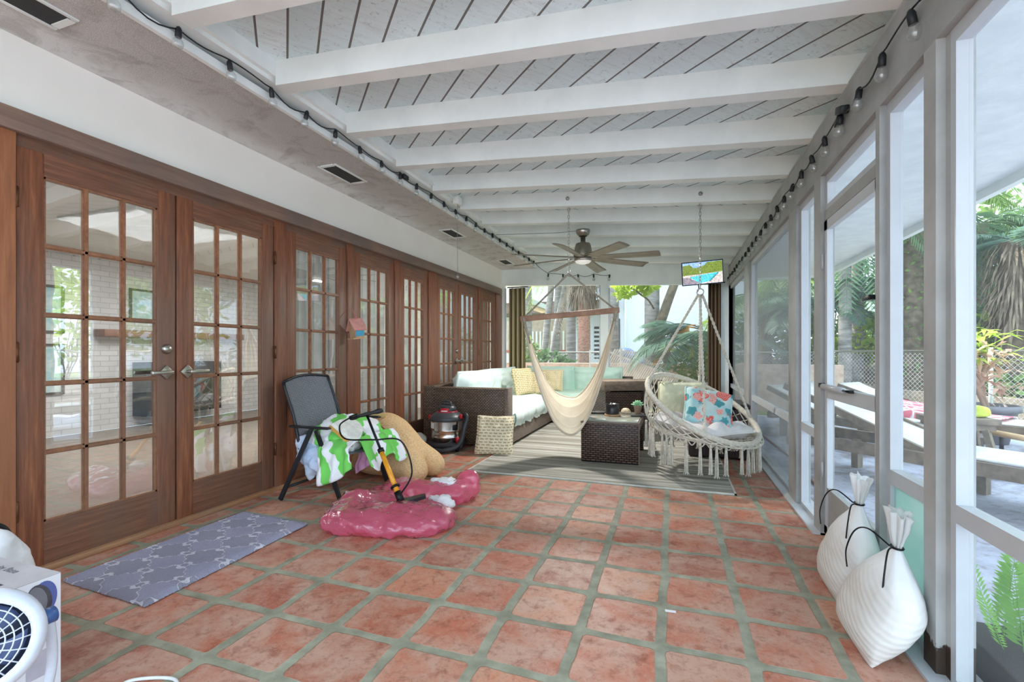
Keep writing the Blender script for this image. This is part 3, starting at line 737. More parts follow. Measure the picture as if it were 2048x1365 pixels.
lb(lb(MB(), .12, .16, .48, .70, .0, .66), .36, .40, .48, .70, 0, .66).build('shelf_leg', m_pl, C_)
lb(MB(), -.50, -.44, .02, .08, 0, .05).build('foot', M_BLACKM, C_); lb(MB(), -.03, .03, .02, .08, 0, .05).build('foot', M_BLACKM, C_)
lb(MB(), -.50, -.44, .64, .70, 0, .05).build('foot', M_BLACKM, C_); lb(MB(), -.03, .03, .64, .70, 0, .05).build('foot', M_BLACKM, C_)

# ---------------------------------------------------------------- wicker coffee table with things on it
TZ = .009
T = thing('coffee_table', 'low dark brown wicker coffee table with a glass top on the rug', 'coffee table', (-.59, 5.0, TZ))
x0, x1, y0, y1 = -.865, -.305, 4.62, 5.42
MB().box(x0, x1, y0, y0 + .07, TZ, .40, bev=.008).build('side_panel', M_WICKD, T)
MB().box(x0, x1, y1 - .07, y1, TZ, .40, bev=.008).build('side_panel', M_WICKD, T)
MB().box(x0, x1, y0 + .07, y1 - .07, .33, .40).build('apron', M_WICKF, T)
MB().box(x0 - .004, x1 + .004, y0 - .004, y0 + .05, .396, .414, bev=.004).box(x0 - .004, x1 + .004, y1 - .05, y1 + .004, .396, .414, bev=.004).box(x0 - .004, x0 + .05, y0 + .05, y1 - .05, .396, .414).box(x1 - .05, x1 + .004, y0 + .05, y1 - .05, .396, .414).build('top_frame', M_WICKF, T)
MB().box(x1 - .004, x1 + .005, y0 - .003, y0 + .03, TZ, .40).build('corner_trim', M_WICKF, T)
kg = NT('table_glass'); kg.set(Base_Color=rgb(150, 152, 142), Roughness=.06); kg.b.inputs['Specular IOR Level'].default_value = .8
MB().box(x0 + .012, x1 - .012, y0 + .012, y1 - .012, .4142, .422, bev=.002).build('glass_top', kg.m, T)
TT = .4225
p = onz(1223, 833, TT); p.y += .06
ct = thing('candle', 'large black three-wick candle jar on a round wood coaster on the coffee table', 'candle', p)
MB().lathe([(.072, .018), (.074, .022), (.074, .125), (.068, .128), (.066, .105), (0, .103)], 28, c=p, caps=False).build('jar', mat('black_matte_glass', (36, 32, 36), .3), ct)
MB().lathe([(0, .104), (.064, .106), (0, .1065)], 20, c=p, caps=False).build('wax', mat('grey_wax', (150, 146, 142), .5), ct)
for a in (0, 2.1, 4.2): MB().tube([p + Vector((.03 * cos(a), .03 * sin(a), .10)), p + Vector((.03 * cos(a), .03 * sin(a), .135))], .003, 6).build('wick', M_WHITE, ct)
o = MB().lathe([(0, 0), (.080, 0), (.082, .008), (.080, .017), (0, .017)], 28, c=p, caps=False).build('coaster', mat('light_wood', (206, 160, 118), .5, nscale=14)); tag(o, 'round light wood coaster under the black candle', 'coaster')
p = onz(1251, 828, TT); p.y += .04
o = MB().lathe([(.052, 0), (.056, .012), (.048, .034), (.03, .054), (.008, .060), (0, .060)], 20, c=p).build('singing_bowl_shell', mat('sand_dollar', (212, 196, 168), .5, nscale=30, c2=(170, 148, 118))); o.name = 'domed_shell'; tag(o, 'small domed beige shell ornament beside the candle', 'ornament')
p = onz(1275, 829, TT); p.y += .05
st = thing('potted_succulent', 'pale green succulent in a small tan pot on the coffee table corner', 'potted plant', p)
MB().lathe([(0, 0), (.030, 0), (.042, .075), (.046, .075), (.046, .090), (.040, .090), (.038, .078), (0, .076)], 22, c=p, caps=False).build('pot', mat('tan_clay', (176, 148, 130), .7, nscale=20), st)
lf = MB()
for ring, (n, rr, zz, tl) in enumerate([(13, .050, .098, 12), (10, .036, .112, 38), (7, .018, .124, 62)]):
    for i in range(n):
        a = 2 * pi * i / n + ring * .4; b = radians(tl); q = p + Vector((rr * cos(a), rr * sin(a), zz))
        lf.ball(q, (.027, .013, .007), 1, Matrix.Rotation(a, 4, 'Z') @ Matrix.Rotation(-b, 4, 'Y'))
lf.build('leaves', mat('mint_succulent', (160, 206, 168), .5, nscale=30, c2=(126, 180, 140)), st)
p = onz(1272, 833, TT)
o = MB().box(-.085, .085, -.034, .034, 0, .014, Matrix.Translation((p.x + .03, p.y - .02, TT)) @ rotm(0, 0, 12), bev=.006).build('mobile_phone', mat('black_plastic', (38, 38, 42), .3)); tag(o, 'black phone lying at the near right corner of the coffee table', 'phone')
p = onz(1196, 829, TT)
o = MB().box(-.11, .09, -.03, .03, 0, .024, Matrix.Translation((p.x, p.y + .04, TT)) @ rotm(0, 0, 6), bev=.01).build('sunglasses_case', mat('black_leather', (30, 28, 30), .4)); tag(o, 'slim black case on the coffee table left of the candle', 'case')

# ---------------------------------------------------------------- dark deck box behind the swing
D = thing('deck_box', 'dark brown plastic wicker-look deck box beside the far screens behind the swing', 'storage box', (.44, 5.42, 0))
M_DBOX = m_wicker('dark_plastic_weave', (62, 46, 46), (24, 16, 18), .02, .05)
bx = MB().box(.16, .72, 5.2, 5.72, .02, .52, bev=.01)
for i in range(9): bx.box(.19 + i * .06, .20 + i * .06, 5.192, 5.2, .05, .48)
bx.build('body', mat('dark_brown_plastic', (58, 42, 42), .5, nscale=20), D)
MB().box(.14, .74, 5.18, 5.74, .52, .57, bev=.012).build('lid', mat('dark_lid_plastic', (50, 38, 40), .45), D)
for x in (.2, .66):
    for y in (5.25, 5.66): MB().box(x, x + .05, y, y + .04, .0, .03).build('foot', M_BLACKM, D)

# ---------------------------------------------------------------- vacuum
cv = onz(884, 903); cv.y += .12; cv.z = 0
V = thing('shop_vacuum', 'wet-and-dry shop vacuum with a steel drum, black lid and red latches', 'vacuum', cv)
M_STEEL = mat('polished_steel_drum', (206, 198, 192), .22, 1.0, var=.12, nscale=6, stretch=(1, 1, .2))
M_BP = mat('charcoal_plastic', (66, 68, 72), .4); M_RED = mat('red_plastic', (200, 34, 48), .35)
MB().lathe([(.17, .07), (.178, .08), (.178, .15), (.182, .155), (.178, .16), (.178, .225), (.182, .23), (.178, .235), (.180, .335), (.175, .34)], 36, c=cv).build('drum', M_STEEL, V)
MB().box(-.205, .205, -.19, .19, .035, .10, Matrix.Translation(cv) @ rotm(0, 0, 15), bev=.02).build('base', mat('black_dolly_plastic', (44, 42, 48), .45), V)
for a in (45, 135, 225, 315):
    q = cv + Vector((.20 * cos(radians(a + 15)), .19 * sin(radians(a + 15)), .025)); MB().lathe([(.0, -.012), (.025, -.012), (.025, .012), (0, .012)], 14, M=rotm(90, 0, a), c=q, caps=False).build('caster', M_BLACKM, V)
MB().lathe([(.184, .33), (.190, .34), (.190, .365), (.165, .395), (.125, .425), (.112, .43)], 36, c=cv).build('lid', M_BP, V)
MB().lathe([(.118, .425), (.120, .432), (.112, .437), (.1, .437)], 36, c=cv).build('red_band', M_RED, V)
mh = MB().ball(cv + Vector((0, 0, .45)), (.112, .10, .075), 3); mh.build('motor_head', mat('dark_motor_plastic', (56, 58, 62), .4), V)
MB().tube(spline([cv + Vector(q) for q in ((-.075, -.03, .48), (-.06, -.03, .535), (0, -.03, .55), (.06, -.03, .535), (.075, -.03, .48))], 5), .011, 8).build('handle', M_BP, V)
dirc = (Vector((0, 0, 0)) - cv).normalized(); dirc.z = 0
tg = MB().box(-.045, .045, -.012, 0, -.022, .022, Matrix.Translation(cv + Vector((.018, -.095, .45))) @ rotm(-18, 0, 12), bev=.004).build('label_plate', M_RED, V); tg['label'] = 'red name badge with white lettering'
MB().box(-.034, .034, -.0135, -.012, -.016, -.006, Matrix.Translation(cv + Vector((.018, -.095, .45))) @ rotm(-18, 0, 12)).build('badge_lettering', M_WHITE, tg)
for sx, sy, z in ((.192, -.03, .38), (-.195, -.03, .36)): MB().box(-.018, .018, -.018, .018, -.02, .025, Matrix.Translation(cv + Vector((sx, sy, z))), bev=.006).build('latch', M_RED, V)
MB().ball(cv + Vector((.175, -.09, .13)), (.024, .02, .034), 2).build('drain_cap', M_RED, V)
hs = spline([cv + Vector(q) for q in ((.19, .02, .38), (.24, -.02, .405), (.265, -.04, .36), (.25, -.08, .25), (.235, -.1, .15), (.20, -.16, .07), (.10, -.235, .035), (-.03, -.25, .032), (-.13, -.24, .03), (-.2, -.18, .028))], 12)
MB().tube(hs, [.024 + .0022 * (i % 2) for i in range(len(hs))], 12).build('hose', mat('black_hose', (48, 50, 54), .45), V)
MB().box(-.03, .03, -.005, .002, -.03, .03, Matrix.Translation(cv + Vector((.155, -.10, .27))) @ rotm(0, 0, 55), bev=.004).build('side_clip', M_BLACKM, V)
MB().grid(lambda u, v: cv + Vector((.180 * cos(radians(lerp(205, 245, u))), .180 * sin(radians(lerp(205, 245, u))), lerp(.25, .315, v))), 8, 3).build('info_label', M_WHITE, V)
cd = spline([(-2.72, 4.25, .02), (-2.66, 4.33, .06), (-2.58, 4.4, .10), (-2.52, cv.y - .02, .13)], 8)
MB().tube(cd, .004, 6).build('power_cord', M_BLACKM, V)
# white crumpled plastic behind it
o = meta([((-2.74, 4.42, .09), (.10, .16, .07)), ((-2.72, 4.62, .10), (.09, .12, .09)), ((-2.73, 4.25, .05), (.08, .1, .05))], .018, lambda p: .012 * vnoise(p * 16)).build('plastic_sheet', mat('cloudy_white_plastic', (206, 208, 200), .4)); tag(o, 'crumpled pale plastic sheet on the floor behind the vacuum', 'plastic sheet')

# ---------------------------------------------------------------- burlap cushion
k = NT('burlap'); n = k.noise(k.coord((1, 1, 3)), 70, 3, .7); k.set(Base_Color=k.ramp(n, [(.35, rgb(204, 160, 112)), (.65, rgb(244, 208, 158))]), Roughness=.9); k.bump(n, .5, .004); M_BURL = k.m
els = [((-2.60, 3.78, .27), (.20, .22, .25)), ((-2.45, 3.70, .25), (.24, .24, .23)), ((-2.28, 3.60, .19), (.20, .20, .17)), ((-2.14, 3.70, .14), (.17, .10, .12)), ((-2.02, 3.68, .095), (.11, .09, .09)),
       ((-2.16, 3.47, .14), (.17, .10, .13)), ((-2.05, 3.42, .10), (.11, .09, .095)), ((-2.55, 3.60, .12), (.22, .2, .12))]
bm1 = meta(els, .022, lambda p: .006 * vnoise(p * 7)); bm1.v = [Vector((p.x, p.y, max(p.z, .003))) for p in bm1.v]
B = bm1.build('floor_cushion', M_BURL); tag(B, 'large lumpy tan burlap floor cushion with two stubby ends slumped against the doors', 'cushion')
MB().tube(spline([(-2.70, 3.58, .46), (-2.55, 3.56, .475), (-2.38, 3.50, .42), (-2.22, 3.56, .335), (-2.10, 3.58, .19), (-2.02, 3.57, .10)], 8), .006, 6).build('piping', mat('burlap_piping', (190, 150, 106), .9), B)
MB().box(-.09, .09, -.02, .02, -.012, .02, Matrix.Translation((-2.56, 3.60, .525)) @ rotm(0, 8, 20), bev=.008).build('handle_flap', mat('straw_flap', (206, 176, 110), .8), B)

# ---------------------------------------------------------------- patio chair
PC = thing('patio_chair', 'charcoal woven patio chair with flat arms, piled with towels, by the third door', 'chair', (-2.55, 3.0, 0))
M_CHF = mat('charcoal_chair_metal', (52, 52, 56), .4, .5)
def m_weave():
    k = NT('charcoal_woven_sling'); v = k.coord((1, 1, 1)); s = k.sep(v)
    a = k.math('SINE', k.math('MULTIPLY', k.math('ADD', s[1], s[2]), 300.0)); b = k.math('SINE', k.math('MULTIPLY', k.math('SUBTRACT', s[2], k.math('MULTIPLY', s[1], .4)), 330.0))
    f = k.math('MULTIPLY', a, b); k.set(Base_Color=k.ramp(f, [(-.0, rgb(84, 88, 96)), (.35, rgb(152, 156, 166))]), Roughness=.5); k.bump(f, .6, .003); return k.m
cs_ = [ony(566, 765, 2.80), ony(655, 752, 3.29)]; tl, tr = cs_[0], cs_[1]
bl_, br_ = Vector((-2.66, 2.80, .36)), Vector((-2.66, 3.30, .36))
def backf(u, v):
    p = lerp(lerp(bl_, br_, u), lerp(tl, tr, u), v); p.x += -.03 * sin(pi * u) + .02 * sin(pi * v); p.z += .03 * sin(pi * u) * v; return p
MB().grid(backf, 14, 18, thick=.012).build('backrest', m_weave(), PC)
MB().grid(lambda u, v: Vector((lerp(-2.66, -2.22, u), lerp(2.81, 3.29, v), .37 - .02 * sin(pi * v))), 8, 8, thick=.012).build('seat', m_weave(), PC)
MB().tube(spline([backf(0, 0), backf(0, .5), backf(0, 1)], 4), .012, 8).tube(spline([backf(1, 0), backf(1, .5), backf(1, 1)], 4), .012, 8).tube([backf(i / 8, 1) for i in range(9)], .011, 8).build('back_frame', M_CHF, PC)
for yy, zz, x0, x1 in ((2.765, .535, -2.72, -2.36), (3.34, .545, -2.70, -2.33)):
    MB().box(x0, x1, yy - .022, yy + .022, zz, zz + .016, bev=.006).build('armrest', M_CHF, PC)
    MB().bar((x0 + .20, yy, zz), (-2.735, yy - .08, .012), .030, .018, (0, 1, 0)).build('leg', M_CHF, PC)
    MB().bar((x0 + .24, yy, zz - .01), (-2.275, yy + .02, .012), .030, .018, (0, 1, 0)).build('leg', M_CHF, PC)
MB().tube([(-2.70, 2.70, .10), (-2.70, 3.27, .10)], .010, 8).build('stretcher', M_CHF, PC); MB().tube([(-2.33, 2.785, .36), (-2.33, 3.34, .36)], .010, 8).build('stretcher', M_CHF, PC)
# towels on it
def m_stripes():
    k = NT('green_white_striped_towel'); v = k.coord(); s = k.sep(v); n = k.noise(v, 6, 2)
    q = k.math('ADD', k.math('ADD', k.math('MULTIPLY', s[0], 5.2), k.math('MULTIPLY', s[1], 3.6)), k.math('MULTIPLY', n, 1.3))
    q = k.math('ADD', q, k.math('MULTIPLY', s[2], 1.8))
    f = k.math('GREATER_THAN', k.math('FRACT', q), .5)
    k.set(Base_Color=k.mix(f, rgb(246, 244, 248), rgb(124, 216, 100)), Roughness=.95); k.bump(k.noise(v, 260, 2), .3, .003); return k.m
M_TOW = m_stripes()
wr = lambda s, a: (lambda p: a * vnoise(p * s) + a * .6 * vnoise(p * s * 2.1))
tw = meta([((-2.52, 2.93, .45), (.14, .13, .10)), ((-2.42, 3.08, .47), (.15, .16, .13)), ((-2.34, 3.20, .45), (.11, .12, .10)), ((-2.36, 2.92, .40), (.12, .12, .08)), ((-2.56, 3.08, .50), (.10, .10, .09))], .016, wr(14, .022))
def hang(u, v):
    x = lerp(-2.44, -2.17, u) + .04 * v * (u - .5) ; y = lerp(2.92, 2.74, min(1, v * 3)) + .025 * sin(u * 17 + v * 2) * v + .02 * vnoise((u * 4, v * 4, 3))
    z = .45 - max(0, v - .18) * (.34 + .04 * sin(u * 3) - .16 * u) * 1.15; return Vector((x, y, z))
tw.grid(hang, 30, 24, thick=.008)
def hang2(u, v):
    x = lerp(-2.24, -2.10, v) + .02 * sin(u * 14); y = lerp(2.9, 3.36, u); z = .46 - .10 * v - .16 * max(0, v - .35) - .05 * sin(u * 9) * v; return Vector((x, y, z))
tw.grid(hang2, 30, 16, thick=.008)
o = tw.build('striped_towel', M_TOW); tag(o, 'green and white striped beach towel heaped on the charcoal chair seat', 'towel')
o = meta([((-2.60, 2.84, .33), (.12, .07, .09)), ((-2.50, 2.82, .27), (.09, .06, .08)), ((-2.66, 2.86, .42), (.08, .06, .06)), ((-2.58, 2.82, .20), (.05, .03, .07))], .014, wr(18, .02)).build('crumpled_shirt', mat('pale_blue_white_cloth', (222, 226, 238), .9, nscale=5, c2=(176, 196, 226))); tag(o, 'crumpled white and pale blue cloth under the near chair arm', 'clothing')
def pk(u, v):
    a = ony(lerp(716, 744, u) - 6 * v, lerp(902, lerp(948, 930, u), v), 3.02); return a + Vector((.01 * sin(v * 7), .02 * u + .01 * sin(u * 13), 0))
o = MB().grid(pk, 14, 14, thick=.008).build('pink_towel', mat('pink_terry', (238, 176, 214), .95, nscale=8)); tag(o, 'small pink towel hanging from the front of the towel heap', 'towel')
hc = Vector((-2.27, 2.88, .55)); Rh = rotm(0, 0, 0)
pa_, pb_ = ony(660, 852, 2.80), ony(706, 891, 2.82); pc_ = ony(712, 850, 3.0)
ax = (pb_ - pa_); mid = (pa_ + pb_) / 2; up_ = (pc_ - mid)
half = [pa_ + ax * t for t in (0, .5, 1)] + [mid + ax * .5 * cos(a) + up_ * sin(a) for a in [pi * i / 12 for i in range(1, 12)]]
hm = MB().poly([pa_] + [mid - ax * .5 * cos(pi * i / 14) + up_ * sin(pi * i / 14) for i in range(1, 14)] + [pb_], (.012, .02, .018)); 
o = hm.build('sun_visor', mat('white_felt', (236, 234, 226), .9, nscale=20)); tag(o, 'white half-round brim with a gold edge lying on the striped towel', 'sun visor')
MB().bar(pa_ + Vector((0, -.006, -.004)), pb_ + Vector((0, -.006, -.004)), .012, .02).build('gold_edge', mat('gold_trim', (222, 168, 78), .5), o)

# ---------------------------------------------------------------- floor pump
f0 = onz(806, 1012, .13); f0 = Vector((-1.66, 2.62, .118)); top = ray(733, 829); tt = (.66 - H) / top.z; top = Vector((top.x * tt, top.y * tt, .66))
P = thing('floor_pump', 'bicycle floor pump with a yellow barrel and black handle standing on the pink bag', 'pump', f0)
d = (top - f0)
MB().tube([f0 + d * .10, f0 + d * .56], .017, 16).build('barrel', mat('yellow_orange_metal', (240, 168, 48), .35, nscale=30, c2=(226, 146, 30)), P)
for q0, q1, qr in ((.02, .12, .024), (.165, .185, .032), (.55, .59, .022)): MB().tube([f0 + d * q0, f0 + d * q1], qr, 16).build('collar', M_BLACKM, P)
MB().tube([f0 + d * .56, f0 + d * .985], .009, 10).build('piston_rod', M_BLACKM, P)
hdl = Vector((.55, .83, .16)).normalized()
MB().tube(spline([top - hdl * .12, top - hdl * .06, top, top + hdl * .06, top + hdl * .12], 4), [.012, .017, .019, .018, .014, .012, .013, .014, .016, .014, .013, .012, .014, .018, .019, .017, .013][:17], 12).build('handle', mat('black_rubber', (42, 42, 44), .5), P)
fb = MB().poly([f0 + Vector(q) for q in ((-.05, .03, -.01), (.10, .12, .02), (.13, .08, .02), (-.02, -.05, -.015))], (0, 0, .022)); fb.build('foot_plate', mat('black_foot_plastic', (34, 34, 38), .3), P)
hz = spline([f0 + d * .1 + Vector((.02, 0, 0)), f0 + Vector((.05, .04, .2)), f0 + Vector((-.02, .02, .40)), f0 + Vector((-.20, -.02, .405)), f0 + Vector((-.42, -.03, .40)), f0 + Vector((-.49, 0, .48)), f0 + Vector((-.44, .04, .53))], 12)
MB().tube(hz, .0055, 8).build('hose', M_BLACKM, P)
MB().tube([hz[-1], hz[-1] + Vector((.05, .02, .02))], .013, 10).build('valve_head', M_BLACKM, P)

# ---------------------------------------------------------------- pink plastic bags
k = NT('pink_plastic_film'); k.t.nodes.remove(k.b)
tr = k.n('ShaderNodeBsdfTransparent'); tr.inputs[0].default_value = rgb(255, 224, 232)
df = k.n('ShaderNodeBsdfDiffuse'); df.inputs[0].default_value = rgb(255, 128, 166); tl_ = k.n('ShaderNodeBsdfTranslucent'); tl_.inputs[0].default_value = rgb(255, 118, 158)
gl = k.n('ShaderNodeBsdfGlossy'); gl.inputs['Roughness'].default_value = .12
bp = k.n('ShaderNodeBump'); bp.inputs['Strength'].default_value = .55; bp.inputs['Distance'].default_value = .02; k.l(k.noise(k.coord((1, 1, 2)), 14, 3, .5, 1.2), bp.inputs['Height']); k.l(bp.outputs[0], gl.inputs['Normal'])
m1 = k.n('ShaderNodeMixShader'); m1.inputs[0].default_value = .5; k.l(df.outputs[0], m1.inputs[1]); k.l(tl_.outputs[0], m1.inputs[2])
m2 = k.n('ShaderNodeMixShader'); m2.inputs[0].default_value = .62; k.l(tr.outputs[0], m2.inputs[1]); k.l(m1.outputs[0], m2.inputs[2])
lw = k.n('ShaderNodeLayerWeight'); lw.inputs[0].default_value = .5; k.l(bp.outputs[0], lw.inputs['Normal']); lwf = k.math('MULTIPLY_ADD', k.math('POWER', lw.outputs['Facing'], 4.0), .9, .07)
m3 = k.n('ShaderNodeMixShader'); k.l(k.math('MULTIPLY', lwf, 1.4), m3.inputs[0]); k.l(m2.outputs[0], m3.inputs[1]); k.l(gl.outputs[0], m3.inputs[2])
k.l(m3.outputs[0], k.out.inputs[0]); M_PINK = k.m
def flat(mb, z=.003):
    mb.v = [Vector((p.x, p.y, max(p.z, z))) for p in mb.v]; return mb
def wrp(p):
    r1 = 1 - abs(mnoise.noise(Vector((p.x * 7 + p.y * 3, p.y * 9, p.z * 12)))) * 2; r2 = 1 - abs(mnoise.noise(Vector((p.x * 16, p.y * 18 + 3, p.z * 22)))) * 2
    return .018 * r1 + .010 * r2 - .012
m_ = meta([((-1.92, 2.42, .05), (.17, .16, .075)), ((-1.72, 2.48, .06), (.19, .19, .085)), ((-1.52, 2.54, .055), (.18, .20, .08)), ((-1.38, 2.60, .05), (.09, .14, .06)), ((-2.02, 2.62, .07), (.12, .16, .10)), ((-1.95, 2.88, .05), (.18, .16, .07)), ((-1.62, 2.80, .04), (.20, .14, .05))], .018, wrp)
o = flat(m_).build('pink_plastic_bag', M_PINK); tag(o, 'big pink translucent plastic bag lying flat in front of the patio chair', 'plastic bag')
o = flat(meta([((-1.90, 3.02, .06), (.18, .14, .09)), ((-1.68, 3.02, .06), (.20, .12, .08)), ((-1.52, 3.10, .06), (.13, .11, .08)), ((-1.46, 3.22, .10), (.09, .08, .11))], .018, wrp)).build('pink_plastic_bag', M_PINK); tag(o, 'smaller pink plastic bag with white contents beside the burlap cushion', 'plastic bag')
M_PAPER = mat('white_crumpled_paper', (240, 238, 240), .6)
o = flat(meta([((-1.62, 3.12, .125), (.13, .07, .035))], .014, wr(20, .02))).build('crumpled_paper', M_PAPER); tag(o, 'white crumpled paper on top of the smaller pink bag', 'paper')
o = flat(meta([((-1.50, 2.86, .075), (.10, .05, .045))], .014, wr(24, .02))).build('crumpled_paper', M_PAPER); tag(o, 'white crumpled plastic tucked behind the pump foot', 'paper')

# ---------------------------------------------------------------- sand bags
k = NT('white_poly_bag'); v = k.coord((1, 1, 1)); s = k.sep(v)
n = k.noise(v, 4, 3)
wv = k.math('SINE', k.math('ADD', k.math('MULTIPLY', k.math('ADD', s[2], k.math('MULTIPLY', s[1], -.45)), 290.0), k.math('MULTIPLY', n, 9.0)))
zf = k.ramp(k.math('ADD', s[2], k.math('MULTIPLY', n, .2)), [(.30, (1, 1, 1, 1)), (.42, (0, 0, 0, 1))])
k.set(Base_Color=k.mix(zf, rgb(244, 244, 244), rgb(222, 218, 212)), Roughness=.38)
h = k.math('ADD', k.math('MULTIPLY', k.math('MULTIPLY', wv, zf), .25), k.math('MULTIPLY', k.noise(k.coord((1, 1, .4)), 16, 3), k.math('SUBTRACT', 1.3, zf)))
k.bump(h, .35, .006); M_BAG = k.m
def sandbag(base, wy, depth, hn, tuft, lean, label, seed, rz=0):
    """bottom seam along y at base, leaning +x, neck at height hn"""
    def prof(t):  # width, thickness factors along height 0..1 (1 = neck)
        w = [.90, 1.0, 1.05, 1.06, 1.02, .90, .68, .38, .10]; th = [.10, .66, .95, 1.05, 1.0, .86, .64, .36, .12]
        i = min(7, int(t * 8)); f = t * 8 - i; return lerp(w[i], w[i + 1], f), lerp(th[i], th[i + 1], f)
    def f(u, v):
        a = 2 * pi * u; w, th = prof(v); ca, sa = cos(a), sin(a)
        ca = abs(ca) ** .75 * (1 if ca > 0 else -1); sa = abs(sa) ** .85 * (1 if sa > 0 else -1)
        fold = 1 + .05 * sin(a * 7 + seed + 2 * sin(v * 4)) * max(0, v - .62) * 2 + .03 * vnoise((ca * 3, sa * 3, v * 5 + seed)) 
        z = hn * v - .02 * abs(ca) * (1 - v) * 0
        p = Vector((lean * v ** .9 + depth / 2 * (th * sa * fold + .55 * min(1, v * 2.2)) , wy / 2 * ca * w * fold, max(.002, z)))
        return rotm(0, 0, rz) @ p + Vector(base)
    def g(u, v):
        a = 2 * pi * u; r = .018 + .05 * v ** .8; w = 1 + .35 * sin(a * 7 + seed) + .2 * vnoise((a, v * 3, seed))
        c = Vector(base) + rotm(0, 0, rz) @ Vector((lean + depth * .28, 0, hn))
        return c + Vector((r * .55 * sin(a) * w * .7 + .01 * v, r * cos(a) * w + .01 * v, tuft * v + .02 * vnoise((a * 2, v, seed)) * v))
    t = thing('sandbag', label, 'sandbag', base, 'tied white sandbags by the screen door')
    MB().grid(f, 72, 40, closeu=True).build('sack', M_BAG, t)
    MB().grid(g, 40, 14, closeu=True, thick=.0015).build('tuft', glassmat('clear_bag_film', (.98, .99, .99, 1), 1.0, .15, 1.5, haze=.72, hazec=(1, 1, 1, 1)), t)
    c = Vector(base) + rotm(0, 0, rz) @ Vector((lean + depth * .28, 0, hn))
    zt_ = MB().tube([c + Vector((.018 * cos(a), .026 * sin(a), 0)) for a in [i * pi / 6 for i in range(12)]], .004, 6, closed=True)
    zt_.tube(spline([c + Vector((-.02, .01, 0)), c + Vector((-.06, .09, .03)), c + Vector((-.08, .17, -.01)), c + Vector((-.10, .20, -.10)), c + Vector((-.10, .19, -.17))], 8), .003, 6)
    zt_.tube(spline([c + Vector((-.02, -.01, 0)), c + Vector((-.05, -.06, .0)), c + Vector((-.07, -.09, -.06)), c + Vector((-.08, -.10, -.13))], 8), .003, 6)
    zt_.build('cable_tie', M_BLACKM, t); return t
sandbag((.655, 2.10, .0), .36, .19, .375, .13, .08, 'front white sandbag, the nearer of two, leaning by the near post', 1.0)
sandbag((.690, 2.50, .0), .38, .17, .415, .12, .06, 'rear white sandbag half hidden behind the nearer one', 4.0)
o = MB().box(-.022, .022, -.008, .008, .001, .003, Matrix.Translation(onz(1341, 1224)) @ rotm(0, 0, 5)).build('paper_scrap', M_PAPER); tag(o, 'tiny white paper scrap on a grout line of the tile floor', 'paper')

# ---------------------------------------------------------------- box, fan, bag, cable at the lower left corner
BX = thing('cardboard_box', 'white product box with printed dark pictures at the lower left corner', 'box', (-2.05, .62, 0))
M_BOXW = mat('white_carton', (242, 240, 246), .45, nscale=6, c2=(232, 230, 238)); M_BOXT = mat('grey_carton_top', (200, 196, 200), .5, nscale=6)
MB().box(-2.30, -1.84, .30, .93, 0, .398).build('carton', M_BOXW, BX)
MB().box(-2.30, -1.84, .30, .93, .398, .400).build('lid_print', M_BOXT, BX)
M_GR1 = mat('printed_grey', (128, 126, 136), .5); M_GR2 = mat('printed_charcoal', (62, 58, 66), .5, nscale=12, c2=(90, 86, 96)); M_BLU = mat('printed_blue', (92, 104, 170), .5)
def disc(mb, c, ry, rz_, x, rot=0, n=28):
    pts = []
    for i in range(n):
        a = 2 * pi * i / n; y = ry * cos(a); z = rz_ * sin(a); pts.append((x, c[0] + y * cos(rot) - z * sin(rot), c[1] + y * sin(rot) + z * cos(rot)))
    mb.poly(pts, (.0006, 0, 0)); return mb
disc(MB(), (.889, .338), .032, .052, -1.8399).build('printed_picture', M_BLU, BX)
disc(MB(), (.877, .335), .030, .052, -1.8392, .2).build('printed_picture', M_GR2, BX)
disc(MB(), (.872, .338), .023, .043, -1.8385, .2).build('printed_picture', M_GR1, BX)
MB().box(-1.8399, -1.839, .845, .905, .10, .18).build('printed_picture', mat('printed_pale', (206, 200, 214), .5), BX)
MB().box(-1.8399, -1.839, .80, .905, .0, .08).build('printed_picture', M_GR1, BX)
pts = [(-2.03 + .10 * cos(a), .80 + .035 * sin(a), .4004) for a in [2 * pi * i / 24 for i in range(24)]]
MB().poly(pts, (0, 0, .0006)).box(-2.03, -1.90, .815, .822, .4004, .401).build('printed_picture', M_GR2, BX)
def text(s, size, M, m, name, parent, ext=.0004):
    cu = bpy.data.curves.new(name, 'FONT'); cu.body = s; cu.size = size; cu.extrude = ext; cu.align_x = 'CENTER'; cu.align_y = 'CENTER'
    o = bpy.data.objects.new(name, cu); COL.objects.link(o); bpy.context.view_layer.update()
    me = bpy.data.meshes.new_from_object(o.evaluated_get(bpy.context.evaluated_depsgraph_get())); bpy.data.objects.remove(o); bpy.data.curves.remove(cu)
    mb = MB(); mb.add([M @ v.co for v in me.vertices], [tuple(p.vertices) for p in me.polygons]); bpy.data.meshes.remove(me)
    return mb.build(name, m, parent)
text('Infinity Base', .034, Matrix.Translation((-2.05, .885, .4008)) @ rotm(0, 0, 0), M_GR1, 'printed_text', BX)
